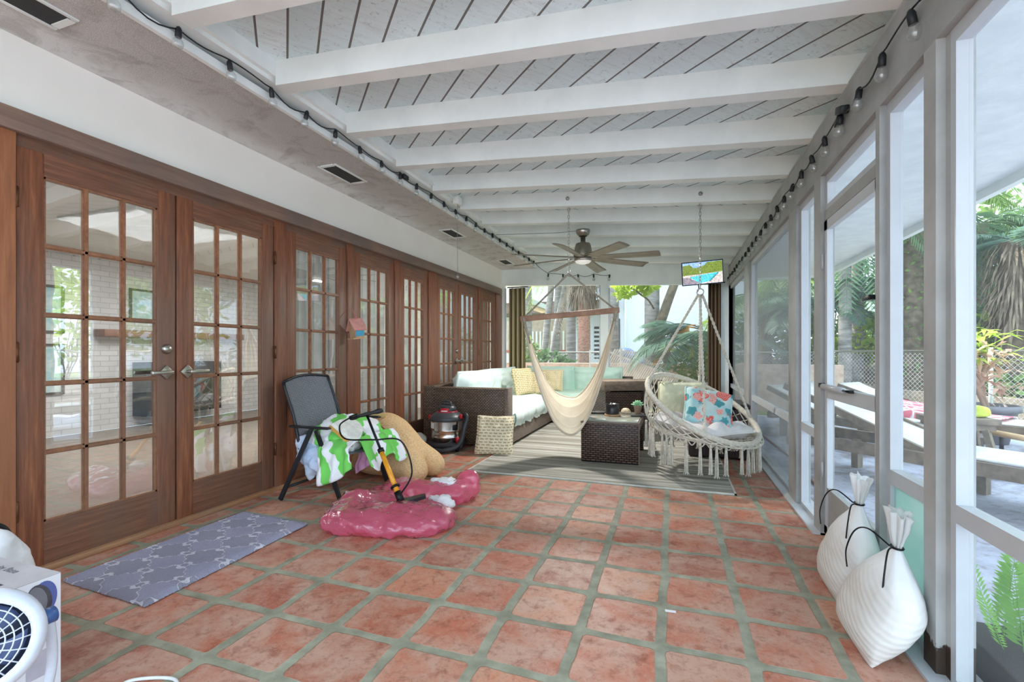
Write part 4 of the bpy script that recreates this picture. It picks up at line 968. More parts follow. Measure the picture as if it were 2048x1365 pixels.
# round fan
fc = Vector((-1.655, .66, .36)); dirn = Vector((1.35, -.45, .45)).normalized()
Rf = dirn.to_track_quat('Z', 'Y').to_matrix().to_4x4()
FN = thing('desk_fan', 'pale round desk fan in front of the white box at the lower left corner', 'fan', (-1.655, .66, 0))
M_FAN = mat('pale_lavender_plastic', (226, 230, 244), .35); M_FANB = mat('blue_plastic', (70, 104, 168), .35)
MB().lathe([(.100, .035), (.116, .040), (.132, .02), (.136, -.02), (.128, -.05), (.12, -.05), (.122, -.02), (.118, .015), (.104, .025), (.100, .035)], 48, M=Rf, c=fc, caps=False).build('housing', M_FAN, FN)
gr = MB()
for r_ in (.02, .036, .052, .068, .084, .1): gr.tube([fc + Rf @ Vector((r_ * cos(a), r_ * sin(a), .034)) for a in [2 * pi * i / 36 for i in range(36)]], .0018, 5, closed=True)
for i in range(20):
    a = 2 * pi * i / 20; gr.tube([fc + Rf @ Vector((q * cos(a + q * 2), q * sin(a + q * 2), .034)) for q in (.015, .04, .07, .102)], .0018, 5)
gr.build('grille', M_FAN, FN)
MB().lathe([(0, .04), (.018, .04), (.02, .03)], 20, M=Rf, c=fc, caps=False).build('grille_cap', M_FAN, FN)
MB().lathe([(.115, -.048), (0, -.05)], 30, M=Rf, c=fc, caps=False).build('back_cover', mat('navy_plastic', (36, 44, 78), .4), FN)
bl3 = MB()
for i in range(5):
    a0 = 2 * pi * i / 5
    bl3.grid(lambda u, v: fc + Rf @ Vector((lerp(.02, .095, u) * cos(a0 + v * .9 + u * .4), lerp(.02, .095, u) * sin(a0 + v * .9 + u * .4), -.02 + .03 * v)), 6, 5, thick=.002)
bl3.build('fan_blade', mat('blue_grey_blade', (120, 136, 180), .4), FN)
sd_ = Rf @ Vector((0, 1, 0))
MB().tube(spline([fc + Vector((.0, .15, .0)), fc + Vector((-.01, .16, -.16)), fc + Vector((0, .10, -.33)), fc + Vector((.02, 0, -.348)), fc + Vector((.02, -.10, -.33)), fc + Vector((0, -.16, -.16)), fc + Vector((0, -.15, 0))], 8), .012, 10).build('stand', M_FAN, FN)
for q0, q1 in ((.128, .162), (-.162, -.128)): MB().tube([fc + Vector((0, q0, 0)), fc + Vector((0, q1, 0))], .022, 16).build('tilt_knob', M_FANB, FN)
o = meta([((-2.42, 1.02, .20), (.12, .12, .22)), ((-2.40, .99, .12), (.12, .12, .16)), ((-2.50, .86, .26), (.14, .16, .20)), ((-2.46, .70, .12), (.14, .18, .14)), ((-2.47, .93, .36), (.06, .06, .07))], .02, wr(12, .018)); o.v = [Vector((p.x, p.y, max(.003, p.z))) for p in o.v]
o = o.build('white_bag', mat('white_bag_fabric', (238, 236, 240), .7)); tag(o, 'white fabric bag standing behind the white box', 'bag')
MB().tube(spline([(-2.46, .98, .40), (-2.44, 1.0, .45), (-2.43, 1.05, .43), (-2.42, 1.08, .36)], 6), .008, 8).build('strap', M_BLACKM, o)
cb = spline([onz(240, 1372, .006), onz(262, 1362, .006), onz(300, 1357, .006), onz(335, 1357, .006), onz(352, 1362, .006), onz(356, 1375, .006)], 8)
o = MB().tube(cb, .0055, 8).build('cable', mat('white_cable', (240, 240, 240), .35)); tag(o, 'loop of white cable on the tile floor at the bottom edge', 'cable')
# ================================================================ soffit vents
def vent(y0, label, dark=M_DARK):
    x0, x1 = -2.75, -2.57; y1 = y0 + .42
    t = thing('soffit_vent', label, 'vent', (-2.66, y0 + .21, 2.62), 'metal vents in the stained soffit')
    MB().box(x0, x0 + .02, y0, y1, 2.616, 2.6245, bev=.002).box(x1 - .02, x1, y0, y1, 2.616, 2.6245, bev=.002).box(x0 + .03, x1 - .03, y0, y0 + .03, 2.616, 2.6245).box(x0 + .03, x1 - .03, y1 - .03, y1, 2.616, 2.6245).build('frame', M_WHITE, t)
    MB().box(x0 + .02, x1 - .02, y0 + .02, y1 - .02, 2.620, 2.6245).build('mesh', dark, t)
    return t
k = NT('vent_mesh'); v = k.coord(); s = k.sep(v); k.set(Base_Color=k.ramp(k.math('MULTIPLY', k.math('SINE', k.math('MULTIPLY', s[0], 700.0)), k.math('SINE', k.math('MULTIPLY', s[1], 700.0))), [(0, rgb(30, 32, 32)), (1, rgb(78, 80, 78))]), Roughness=.7); M_VM = k.m
def ya(u, v): return onz(u, v, 2.62).y
for (u, v), lb_ in zip([(165, 40), (738, 366), (925, 477), (1021, 531)], ['nearest soffit vent, cut off by the top left corner', 'soffit vent above the third french door', 'soffit vent above the fifth french door, behind the pull cord', 'farthest soffit vent near the end wall']):
    yy = {165: ya(165, 40) - .42, 738: ya(640, 333), 925: ya(874, 461), 1021: ya(988, 521)}[u]
    vent(yy, lb_, M_VM)
vx = [o for o in SC.objects if o.name.startswith('soffit_vent')]

# ================================================================ string lights
M_CORD = mat('black_light_cord', (28, 30, 34), .5); M_BULB = glassmat('clear_bulb_glass', (.90, .92, .92, 1), 1.4, .03, 1.5, haze=.10, hazec=(.9, .9, .9, 1), base=.10)
def stringlights(name, label, pts, grp):
    """pts: socket positions; cord sags between them"""
    t = thing(name, label, 'string lights', pts[0], grp)
    cord = []
    for i in range(len(pts) - 1):
        a, b = Vector(pts[i]), Vector(pts[i + 1])
        for k_ in range(6):
            f = k_ / 6; p = a.lerp(b, f); p.z += .030 - .045 * sin(pi * f) * (.5 + .5 * sin(i * 1.7)) + .01 * sin(i * 2.3 + f * 3) ; cord.append(p)
    cord.append(Vector(pts[-1]) + Vector((0, 0, .03)))
    MB().tube(cord, .0038, 6).build('cord', M_CORD, t)
    sk = MB().lathe([(.012, -.022), (.0145, -.02), (.0145, .018), (.010, .03), (.004, .036)], 12); gb = MB().lathe([(.011, -.02), (.014, -.030), (.0235, -.046), (.0255, -.058), (.022, -.071), (.012, -.080), (0, -.083)], 16, caps=False)
    s0 = sk.build('bulb_socket', M_CORD, None, origin=(0, 0, 0)); g0 = gb.build('bulb', M_BULB, s0)
    for i, p in enumerate(pts):
        if i == 0: s_, g_ = s0, g0
        else: s_ = s0.copy(); COL.objects.link(s_); g_ = g0.copy(); COL.objects.link(g_); g_.parent = s_
        s_.parent = t; s_.location = Vector(p) - wloc(t); s_.rotation_euler = (radians(8 * sin(i * 2.1)), radians(10 * sin(i * 1.3 + 1)), 0)
    return t
pl = [Vector((-2.268, 1.05 + .278 * i, 2.650)) for i in range(25)] + [Vector((-2.19 + .28 * i, YB - .03, 2.42 - .004 * i + (.14 if i == 0 else .0))) for i in range(1, 5)]
pl[25:] = [Vector((-2.1 + .27 * i, YB - .035, 2.47 - .018 * i)) for i in range(0, 5)]
stringlights('string_lights', 'black cord of clear round bulbs along the fascia above the soffit on the left', pl, 'clear bulb string lights under the ceiling')
pr_ = [Vector((XR - .022, 1.30 + .255 * i, 2.318 - .012 * i * .25)) for i in range(27)]
stringlights('string_lights', 'black cord of clear round bulbs along the header over the screens on the right', pr_, 'clear bulb string lights under the ceiling')
o = MB().box(-.02, .02, -.045, .045, -.02, .02, Matrix.Translation((XR - .022, 2.80, 2.34)) @ rotm(20, 0, 0), bev=.006).box(-.015, .015, -.03, .03, -.04, -.01, Matrix.Translation((XR - .022, 2.86, 2.33)) @ rotm(-20, 0, 0), bev=.005).build('cord_plug', M_CORD); tag(o, 'black plug joining the light strings on the right header', 'plug')
o = MB().box(-.018, .018, -.04, .04, -.018, .018, Matrix.Translation((-2.262, 3.62, 2.668)), bev=.006).build('cord_plug', M_CORD); tag(o, 'black plug joining the light strings above the soffit', 'plug')

# ================================================================ hanging chains
def chain(name, top, zbot, label):
    t = thing(name, label, 'chain', top, 'ceiling chains')
    x, y, zt_ = top
    MB().tube([Vector((x, y, zt_ + .03)), Vector((x, y, zt_ - .005))] , .005, 8).tube([Vector((x + .014 * cos(a), y, zt_ - .02 + .016 * sin(a))) for a in [pi / 2 + i * pi / 7 for i in range(13)]], .0042, 8).build('screw_hook', M_NICKEL, t)
    z = zt_ - .034; L = .036
    base = MB().tube([Vector((sx * .0085, 0, sz)) for sx, sz in ((1, .013), (1, -.013), (.6, -.0175), (0, -.0195), (-.6, -.0175), (-1, -.013), (-1, .013), (-.6, .0175), (0, .0195), (.6, .0175))], .0028, 6, closed=True).build('link', M_NICKEL, None, origin=(0, 0, 0))
    i = 0
    while z - i * .032 > zbot:
        q = base if i == 0 else base.copy()
        if i: COL.objects.link(q)
        q.parent = t; q.location = Vector((x, y, z - i * .032)) - wloc(t); q.rotation_euler = (0, 0, (i % 2) * pi / 2 + .3); i += 1
    return t
HX, HY = -1.005, 4.69
zr = roofz(HX); chain('hanging_chain', (HX, HY, zr), 1.95, 'steel chain holding the cream hammock chair')
SX, SY = .245, 4.69
chain('hanging_chain', (SX, SY, roofz(SX)), 1.70, 'steel chain holding the macrame swing')
for (x, lb_) in ((HX, 'hammock'), (SX, 'swing')):
    o = MB().lathe([(.010, 0), (.020, .002), (.020, .008), (.010, .014), (0, .016)], 14, M=rotm(90, 0, 0), c=(x, 4.64, roofz(x) + .075)).build('bolt', M_NICKEL); tag(o, 'steel bolt head on the rafter face above the %s chain' % lb_, 'bolt', 'bolts on the rafter')

# ================================================================ hammock chair
apex = Vector((HX, HY, 1.905)); tpar = 4.74
def dpt(u, v, y): return ony(u, v, y)
bL, bR = ony(1046, 638, 4.60), ony(1233, 621, 4.82)
HC = thing('hammock_chair', 'cream cloth hammock chair hanging from a brown wooden spreader bar', 'hammock chair', (HX, HY, .28))
ax = (bR - bL).normalized()
MB().bar(bL - ax * .03, bR + ax * .03, .032, .058, bev=.01).build('spreader_bar', mat('brown_bar_wood', (176, 136, 110), .6, nscale=10, c2=(146, 108, 86), stretch=(1, 1, 1)), HC)
MB().tube([apex + Vector((.014 * cos(a), 0, .02 + .018 * sin(a))) for a in [2 * pi * i / 12 for i in range(12)]], .004, 6, closed=True).build('ring', M_NICKEL, HC)
def twisted(mb, pts, r, turns=14, strands=2, seg=6):
    P = spline(pts, max(6, int(turns * 5 / max(1, len(pts) - 1)))); n = len(P)
    for s_ in range(strands):
        q = []
        for i, p in enumerate(P):
            t = (P[min(i + 1, n - 1)] - P[max(i - 1, 0)]).normalized(); x = t.cross(Vector((.3, .9, .1))).normalized(); y = t.cross(x)
            a = 2 * pi * (turns * i / n + s_ / strands); q.append(p + (x * cos(a) + y * sin(a)) * r * .55)
        mb.tube(q, r * .6, seg)
    return mb
rp = MB(); twisted(rp, [apex, apex.lerp(bL, .5), bL], .010, 26); twisted(rp, [apex, apex.lerp(bR, .5), bR], .010, 26)
rp.tube([bL + Vector((0, 0, .02)), bL + Vector((.015, 0, -.03)), bL + Vector((.04, 0, -.12)), bL + Vector((.07, 0, -.26))], [.016, .02, .017, .015], 8)
rp.tube([bR + Vector((0, 0, .02)), bR + Vector((-.01, 0, -.03)), bR + Vector((-.03, 0, -.14)), bR + Vector((-.06, 0, -.30))], [.018, .022, .018, .016], 8)
rp.build('suspension_rope', M_ROPEG, HC)
M_SLING = mat('cream_sling_cloth', (232, 222, 202), .9, var=.03, nscale=5, c2=(218, 206, 184), bump=.25, bscale=140, trans=.25)
mid = (bL + bR) / 2; hx = (bR - bL) / 2
perp = Vector((-hx.y, hx.x, 0)).normalized()  # away from camera
def sling(u, v):
    s = 2 * u - 1; a = abs(s)
    zt_ = lerp(bL.z, bR.z, u) - .10
    kk = 2.15
    zb = .285 if v < .5 else 0
    w = v                                  # 0 front/lower edge .. 1 back edge
    dip = lerp(.285, .61, w ** 1.15)
    z = dip + (zt_ - dip) * a ** lerp(1.95, 2.3, w)
    spread = (1 - a ** 2.2)
    off = lerp(-.20, .30, w) * spread - .10 * sin(pi * w) * spread
    z -= .07 * sin(pi * min(1, w * 1.3)) * spread * (1 - w)
    fold = (.030 * (1 - abs(sin(w * 17 + s * 1.5))) ** 2 - .008) * (.45 + a) * (1 - a ** 6) + .016 * vnoise((s * 3, w * 9, 1))
    p = mid + hx * s * (.93 + .03 * (1 - w)) + perp * (off + fold * .6); p.z = z + fold * .8
    return p
sl = MB().grid(sling, 80, 90, thick=.004)
sl.build('cloth_sling', M_SLING, HC)
MB().tube([sling(i / 60, 0) for i in range(61)], .011, 7).tube([sling(i / 60, 1) for i in range(61)], .009, 7).build('hem', M_SLING, HC)

# ================================================================ macrame swing
RT = Vector((cT, sT, 0)); FW = Vector((-sT, cT, 0)); UP = Vector((0, 0, 1))
ring_c = Vector((SX, SY, .59)) + RT * .015
Aax = (RT * .94 - UP * .33).normalized(); Bax = (FW * .88 + UP * .44); Bax = (Bax - Aax * Bax.dot(Aax)).normalized(); Nax = Aax.cross(Bax)
R0 = .535
def rg(phi, r=1.0, dn=0.0): return ring_c + (Aax * cos(phi) + Bax * sin(phi)) * R0 * r - Nax * dn
SW = thing('macrame_swing', 'round off-white macrame swing chair with fringe hanging beside the screens', 'swing chair', (SX, SY, .1))
rr = MB(); npt = 120
rr.tube([rg(2 * pi * i / npt) for i in range(npt)], [.024 + .0025 * (i % 2) for i in range(npt)], 12, closed=True); rr.build('ring', M_ROPE, SW)
b_c = Vector((SX, SY, .375)) + RT * .015
Ab = (RT * .99 - UP * .08).normalized(); Bb = (FW * .99 + UP * .10); Bb = (Bb - Ab * Bb.dot(Ab)).normalized()
R1 = .46
def rb(phi, r=1.0, dz=0): return b_c + (Ab * cos(phi) + Bb * sin(phi)) * R1 * r + Vector((0, 0, dz))
MB().tube([rb(2 * pi * i / 80) for i in range(80)], .018, 10, closed=True).build('base_ring', M_ROPE, SW)
net = MB(); NS = 30
for i in range(NS):
    for sgn in (1, -1):
        pts = []
        for k_ in range(9):
            t = k_ / 8; phi = 2 * pi * (i + sgn * 2.6 * t) / NS
            p = rg(phi).lerp(rb(phi), t); out = (p - ring_c); out.z = 0
            p += out.normalized() * .045 * sin(pi * t) - Vector((0, 0, .03 * sin(pi * t))); pts.append(p)
        net.tube(pts, .0052, 5, caps=False)
net.build('net_side', M_ROPE, SW)
nb = MB(); 
for i in range(-6, 7):
    c_ = i / 7; h_ = math.sqrt(max(0, 1 - c_ * c_))
    for (P0, P1) in (((c_, -h_), (c_, h_)), ((-h_, c_), (h_, c_))):
        def q(a): return b_c + (Ab * a[0] + Bb * a[1]) * R1
        a, b = q(P0), q(P1); m_ = (a + b) / 2 - Vector((0, 0, .05)); nb.tube(spline([a, m_, b], 5), .006, 5)
nb.build('net_base', M_ROPE, SW)
hook = Vector((SX, SY, 1.665))
MB().tube([hook + Vector((.03 * cos(a), 0, .0 + .03 * sin(a))) for a in [2 * pi * i / 16 for i in range(16)]], .006, 8, closed=True).tube([hook + Vector((0, 0, .03)), hook + Vector((.004, 0, .075))], .005, 6).build('hanging_hook', M_NICKEL, SW)
for phi, nm in ((.22, 'r'), (2.86, 'l'), (-1.75, 'f'), (1.38, 'b')):
    e = rg(phi); mb = MB(); st_ = hook + Vector((.02 * cos(phi), .02 * sin(phi), -.03))
    twisted(mb, [st_, st_.lerp(e, .33), st_.lerp(e, .66), e], .0125, 17, 2, 6)
    mb.tube([e + Vector((0, 0, .0)), e + (st_ - e).normalized() * .10], .014, 8); mb.build('hanging_rope', M_ROPE, SW)
# fringe tassels
def tassel(p, L, seed):
    mb = MB(); mb.tube([p + Vector((0, 0, .01)), p + Vector((0, 0, -.03))], .011, 8)
    for k_ in range(7):
        a = 2 * pi * k_ / 7; o_ = Vector((cos(a), sin(a), 0)) * .0095; e_ = .004 * math.sin(seed * 3 + k_)
        mb.tube([p + o_ * .5, p + o_ + Vector((e_, 0, -L * .5)), p + o_ * 1.2 + Vector((e_, 0, -L * .93)), p + o_ * 2.1 + Vector((e_, e_, -L))], .0042, 5)
    return mb
tz = [tassel(Vector((0, 0, 0)), L_, s_).build('fringe_tassel', M_ROPE, None, origin=(0, 0, 0)) for L_, s_ in ((.25, 1), (.29, 2), (.27, 3))]
used_ = set()
for i in range(34):
    phi = 2 * pi * i / 34 + .06 * sin(i * 5); p = rb(phi, 1.02, -.015) if i % 3 else rb(phi, 1.10, -.005); q = tz[i % 3]
    if i % 3 in used_: q = q.copy(); COL.objects.link(q)
    used_.add(i % 3); q.parent = SW; q.location = p - wloc(SW); q.rotation_euler = (0, 0, i * 1.1); q.scale = (1, 1, 1 if p.z - .30 > .03 else max(.5, (p.z - .035) / .30))
sw = MB()
for i in range(0, 40):
    a, b = 2 * pi * i / 40, 2 * pi * (i + 1) / 40; pa, pb = rb(a, 1.03), rb(b, 1.03); m_ = (pa + pb) / 2 - Vector((0, 0, .045)); sw.tube(spline([pa, m_, pb], 4), .0055, 5)
sw.build('scallop_trim', M_ROPE, SW)
# cushions in the swing
def m_floral():
    k = NT('coral_and_teal_floral_print'); v = k.coord(src='Object')
    base = k.ramp(k.noise(v, 6, 2), [(.40, rgb(206, 226, 222)), (.60, rgb(168, 212, 216))])
    c = base
    def petals(c, scale, lo, hi, col, col2, seed):
        mp = k.n('ShaderNodeMapping'); mp.inputs['Location'].default_value = (seed, seed * .7, seed * .3); k.l(v, mp.inputs[0])
        vo = k.n('ShaderNodeTexVoronoi'); vo.inputs['Scale'].default_value = scale; vo.inputs['Randomness'].default_value = .8; k.l(mp.outputs[0], vo.inputs['Vector'])
        sb = k.n('ShaderNodeVectorMath', operation='SUBTRACT'); k.l(mp.outputs[0], sb.inputs[0])
        scv = k.n('ShaderNodeVectorMath', operation='SCALE'); k.l(vo.outputs['Position'], scv.inputs[0]); scv.inputs['Scale'].default_value = 1
        k.l(scv.outputs[0], sb.inputs[1]); q = k.sep(sb.outputs[0])
        an = k.math('ARCTAN2', q[2], q[0]); wob = k.math('MULTIPLY', k.math('SINE', k.math('MULTIPLY', an, 5.0)), .055)
        d = k.math('ADD', vo.outputs['Distance'], wob)
        msk = k.ramp(d, [(lo, (1, 1, 1, 1)), (lo + .03, (0, 0, 0, 1))])
        rings = k.ramp(k.math('FRACT', k.math('MULTIPLY', d, 9.0)), [(.3, rgb(*col)), (.8, rgb(*col2))])
        return k.mix(msk, c, rings)
    c = petals(c, 8, .36, 0, (64, 142, 150), (96, 172, 176), 1.7)
    c = petals(c, 6, .40, 0, (226, 92, 84), (240, 158, 146), 5.3)
    c = petals(c, 9, .34, 0, (236, 128, 110), (250, 214, 206), 8.1)
    k.set(Base_Color=c, Roughness=.85); return k.m
pillow('throw_pillow', ony(1416, 818, 4.66), .42, .40, .13, 16, 38, m_floral(), 'coral and teal floral pillow in the macrame swing', 'pillow', 'cushions in the swing', 3, rx=-14)
pillow('throw_pillow', ony(1362, 806, 4.92), .44, .42, .15, -4, 24, mat('cream_green_cushion', (226, 226, 196), .85, nscale=6), 'plain cream cushion behind the floral pillow in the swing', 'pillow', 'cushions in the swing', 5)
Mx2 = Matrix((Ab, Bb, Ab.cross(Bb))).transposed().to_4x4()
mb = MB(); cushion(mb, b_c + Vector((0, 0, .045)), .66, .66, .12, Mx2 @ rotm(0, 0, 30), seed=9, n=24, wr=.03)
o = mb.build('seat_cushion', mat('white_seat_cloth', (238, 234, 232), .9, nscale=4, c2=(220, 216, 218))); o.name = 'seat_cushion'; tag(o, 'rumpled white seat cushion lying in the macrame swing', 'cushion')

# ================================================================ ceiling fan
FC = Vector((ray(1166, 500).x * 5.65, ray(1166, 500).y * 5.65, 2.235))
CF = thing('ceiling_fan', 'brushed nickel ceiling fan with eight taupe blades under the rafters', 'ceiling fan', FC)
zt_ = roofz(FC.x) 
MB().lathe([(.0, zt_ - FC.z), (.085, zt_ - FC.z), (.088, zt_ - FC.z - .02), (.07, zt_ - FC.z - .06), (.05, zt_ - FC.z - .075)], 28, c=FC, caps=False).build('canopy', M_NICKEL, CF)
MB().lathe([(.03, .28), (.03, .20), (.085, .185), (.098, .15), (.115, .04), (.11, .02), (.05, .01)], 28, c=FC).build('motor_housing', mat('warm_nickel', (160, 152, 138), .35, .8, nscale=20), CF)
MB().lathe([(.05, .02), (.105, .005), (.11, -.02), (.10, -.03)], 28, c=FC).build('light_ring', M_NICKEL, CF)
kl = NT('frosted_fan_light'); kl.set(Base_Color=rgb(245, 245, 240), Roughness=.5); kl.b.inputs['Emission Color'].default_value = (1, .96, .88, 1); kl.b.inputs['Emission Strength'].default_value = .12
MB().lathe([(.098, -.028), (.08, -.05), (.04, -.062), (0, -.065)], 24, c=FC, caps=False).build('light_diffuser', kl.m, CF)
fl = bpy.data.objects.new('fan_lamp', bpy.data.lights.new('fan_lamp', 'AREA')); COL.objects.link(fl); fl.parent = CF; fl.location = (0, 0, -.072); fl.data.shape = 'DISK'; fl.data.size = .16; fl.data.energy = 28; fl.data.color = (1, .97, .93); fl.data.specular_factor = .15  # fill light added below the fan diffuser to brighten the porch
MB().tube(spline([FC + Vector((-.02, -.02, .19)), FC + Vector((-.02, -.02, .33)), FC + Vector((-.35, 0, .345)), FC + Vector((-1.15, .05, .40))], 6), .004, 6).build('supply_wire', mat('grey_wire', (150, 150, 146), .5), CF)
M_BLD = mat('taupe_fan_blade', (146, 138, 122), .4, nscale=6, c2=(128, 120, 106), stretch=(1, 1, 1))
for i in range(8):
    a = TH + pi / 2 + radians(22.5 + 45 * i - 3)
    def bl(u, v, a=a):
        r = lerp(.14, .90, u); w = lerp(.055, .072, u) * (2 * v - 1); tw = radians(-13)
        if u > .93: w *= .93
        x = r; y = w * cos(tw) + .012 * sin(u * 3); z = w * sin(tw) + .006 * sin(pi * v)
        return FC + Vector((x * cos(a) - y * sin(a), x * sin(a) + y * cos(a), z + .012 - .02 * u))
    b_ = MB().grid(bl, 14, 6, thick=.008).build('fan_blade', M_BLD, CF)
    MB().bar(FC + Vector((.07 * cos(a), .07 * sin(a), .01)), FC + Vector((.19 * cos(a), .19 * sin(a), .006)), .04, .006, bev=.002).build('blade_arm', M_NICKEL, b_)

# ================================================================ television
tv = ony(1405, 546, 6.95); TV = thing('television', 'small flat television on an arm in the far right corner showing a pool garden', 'television', tv)
MT = Matrix.Translation(tv) @ rotm(0, 0, 6) @ rotm(0, -3.5, 0) @ rotm(8, 0, 0)
TW, TH_ = .54, .325
MB().box(-TW / 2, TW / 2, 0, .04, -TH_ / 2, TH_ / 2, MT, bev=.006).build('casing', mat('glossy_black_bezel', (20, 20, 22), .25), TV)
def em(name, c, e=.85):
    if name in MATS: return MATS[name]
    k = NT(name); k.set(Base_Color=(0, 0, 0, 1), Roughness=.3); n = k.noise(k.coord(), 60, 4, .7); cc = k.ramp(n, [(.35, tuple(x * .35 for x in rgb(*c)[:3]) + (1,)), (.65, rgb(*c))]); k.l(cc, k.b.inputs['Emission Color']); k.b.inputs['Emission Strength'].default_value = e; MATS[name] = k.m; return k.m
def scr(pts, y, m, nm):
    q = [MT @ Vector(((px - .5) * (TW - .024), y, (.5 - pz) * (TH_ - .03))) for px, pz in pts]
    return MB().add(q, [tuple(range(len(q)))]).build(nm, m, SCRN)
SCRN = MB().add([MT @ Vector((sx * (TW / 2 - .011), -.0012, sz * (TH_ / 2 - .013))) for sx, sz in ((-1, -1), (1, -1), (1, 1), (-1, 1))], [(0, 1, 2, 3)]).build('screen', em('screen_sky', (150, 186, 236)), TV)
scr([(0, .12), (.18, .08), (.28, .25), (.42, .22), (.55, .15), (.62, .02), (1, 0), (1, .55), (.5, .58), (0, .62)], -.0018, em('screen_trees', (120, 140, 60)), 'screen_picture')
scr([(0, .58), (.5, .55), (1, .5), (1, 1), (0, 1)], -.0024, em('screen_deck', (214, 200, 196)), 'screen_picture')
scr([(.16, .66), (.5, .58), (.88, .52), (.64, .92), (.42, .97)], -.0030, em('screen_pool', (90, 206, 220)), 'screen_picture')
scr([(.88, .52), (.92, .52), (.70, .90), (.64, .92)], -.0034, em('screen_pool_edge', (60, 150, 170)), 'screen_picture')
scr([(0, .66), (.14, .68), (.44, .97), (.3, 1), (0, 1)], -.0028, em('screen_shade', (150, 140, 150)), 'screen_picture')
MB().bar(MT @ Vector((.0, .05, 0)), (tv.x + .12, 7.7, tv.z + .03), .03, .04).bar((tv.x + .12, 7.7, tv.z + .03), (.62, YB - .02, tv.z + .06), .03, .04).build('wall_arm', M_BLACKM, TV)
MB().box(-.07, .07, .04, .052, -.07, .07, MT).build('mount_plate', M_BLACKM, TV)
MB().tube(spline([MT @ Vector((-.06, .03, -.15)), MT @ Vector((-.05, .04, -.21)), MT @ Vector((-.075, .05, -.27))], 6), .007, 8).build('cable', M_BLACKM, TV)

# ================================================================ curtains at the far end
def curtain(name, xa, xb, y, z0, z1, m, label, folds, amp=.03):
    t = thing(name, label, 'curtain', ((xa + xb) / 2, y, z0))
    def f(u, v):
        w = u * folds * 2 * pi; return Vector((lerp(xa, xb, u) + .012 * sin(w * 2), y + amp * sin(w) * (1 + .2 * sin(v * 5)) + .01 * sin(w * 1.7 + v * 3), lerp(z0, z1, v)))
    MB().grid(f, int(folds * 16), 12, thick=.004).build('drape', m, t)
    MB().tube([(xa - .03, y, z1 + .015), (xb + .06, y, z1 + .015)], .010, 10).build('rod', M_BLACKM, t); return t
kc = NT('olive_striped_curtain'); s = kc.sep(kc.coord()); f_ = kc.math('SINE', kc.math('MULTIPLY', s[0], 75.0)); kc.set(Base_Color=kc.ramp(f_, [(0, rgb(120, 106, 76)), (.5, rgb(166, 150, 112)), (1, rgb(196, 180, 138))]), Roughness=.9)
curtain('curtain', ony(1012, 700, 7.93).x + .02, ony(1046, 700, 7.93).x, 8.03, .30, 2.27, kc.m, 'olive beige curtain at the left end of the far opening', 3.2)
kc2 = NT('brown_striped_curtain'); s = kc2.sep(kc2.coord()); f_ = kc2.math('SINE', kc2.math('MULTIPLY', s[0], 120.0)); kc2.set(Base_Color=kc2.ramp(f_, [(0, rgb(62, 46, 34)), (.5, rgb(122, 96, 70)), (1, rgb(140, 114, 86))]), Roughness=.9)
curtain('curtain', ony(1417, 700, 7.95).x, ony(1443, 700, 7.95).x, 8.03, .30, 2.19, kc2.m, 'dark brown curtain bunched at the right end of the far opening', 3.0, .02)

# ================================================================ birdhouse
bh = Vector((-2.885, 3.74, 1.28)); BH = thing('birdhouse', 'small wooden birdhouse with a pink roof hanging on the door jamb', 'birdhouse', bh)
Mb = Matrix.Translation(bh + Vector((0.02, -.01, .03))) @ rotm(6, 0, -28)
M_PLY = mat('raw_birdhouse_wood', (206, 172, 132), .7, nscale=16, c2=(188, 150, 110)); M_PINKR = mat('pink_painted_roof', (226, 160, 150), .6, nscale=14)
front = [(-.055, -.07), (.055, -.07), (.075, .02), (0, .10), (-.075, .02)]
MB().poly([Mb @ Vector((a, -.045, b)) for a, b in front], Mb.to_3x3() @ Vector((0, .09, 0))).build('body', M_PLY, BH)
MB().bar(Mb @ Vector((-.092, 0, .0)), Mb @ Vector((.004, 0, .112)), .012, .13, Mb.to_3x3() @ Vector((0, 1, 0))).bar(Mb @ Vector((.092, 0, .0)), Mb @ Vector((-.004, 0, .112)), .012, .13, Mb.to_3x3() @ Vector((0, 1, 0))).build('roof', M_PINKR, BH)
MB().box(.0, .0, 0, 0, 0, 0) if False else None
MB().box(-.065, .065, -.07, .065, -.082, -.07, Mb).build('floor_board', M_PLY, BH)
sp_ = MB().poly([Mb @ Vector(q) for q in ((.0590, -.042, -.055), (.0590, .042, -.055), (.0785, .042, .015), (.0785, -.042, .015))], Mb.to_3x3() @ Vector((.003, 0, -.001))).build('blue_side', mat('sky_blue_paint', (88, 178, 214), .6, nscale=20), BH); sp_['label'] = 'sky blue painted side'
MB().tube(spline([Mb @ Vector((-.01, 0, .108)), Mb @ Vector((-.03, .01, .15)), Vector((-2.965, 3.78, 1.53))], 5), .004, 6).tube([Mb @ Vector((.01 + .012 * cos(a), 0, .125 + .014 * sin(a))) for a in [2 * pi * i / 10 for i in range(10)]], .004, 6, closed=True).build('hanging_cord', mat('pink_string', (220, 130, 130), .8), BH)

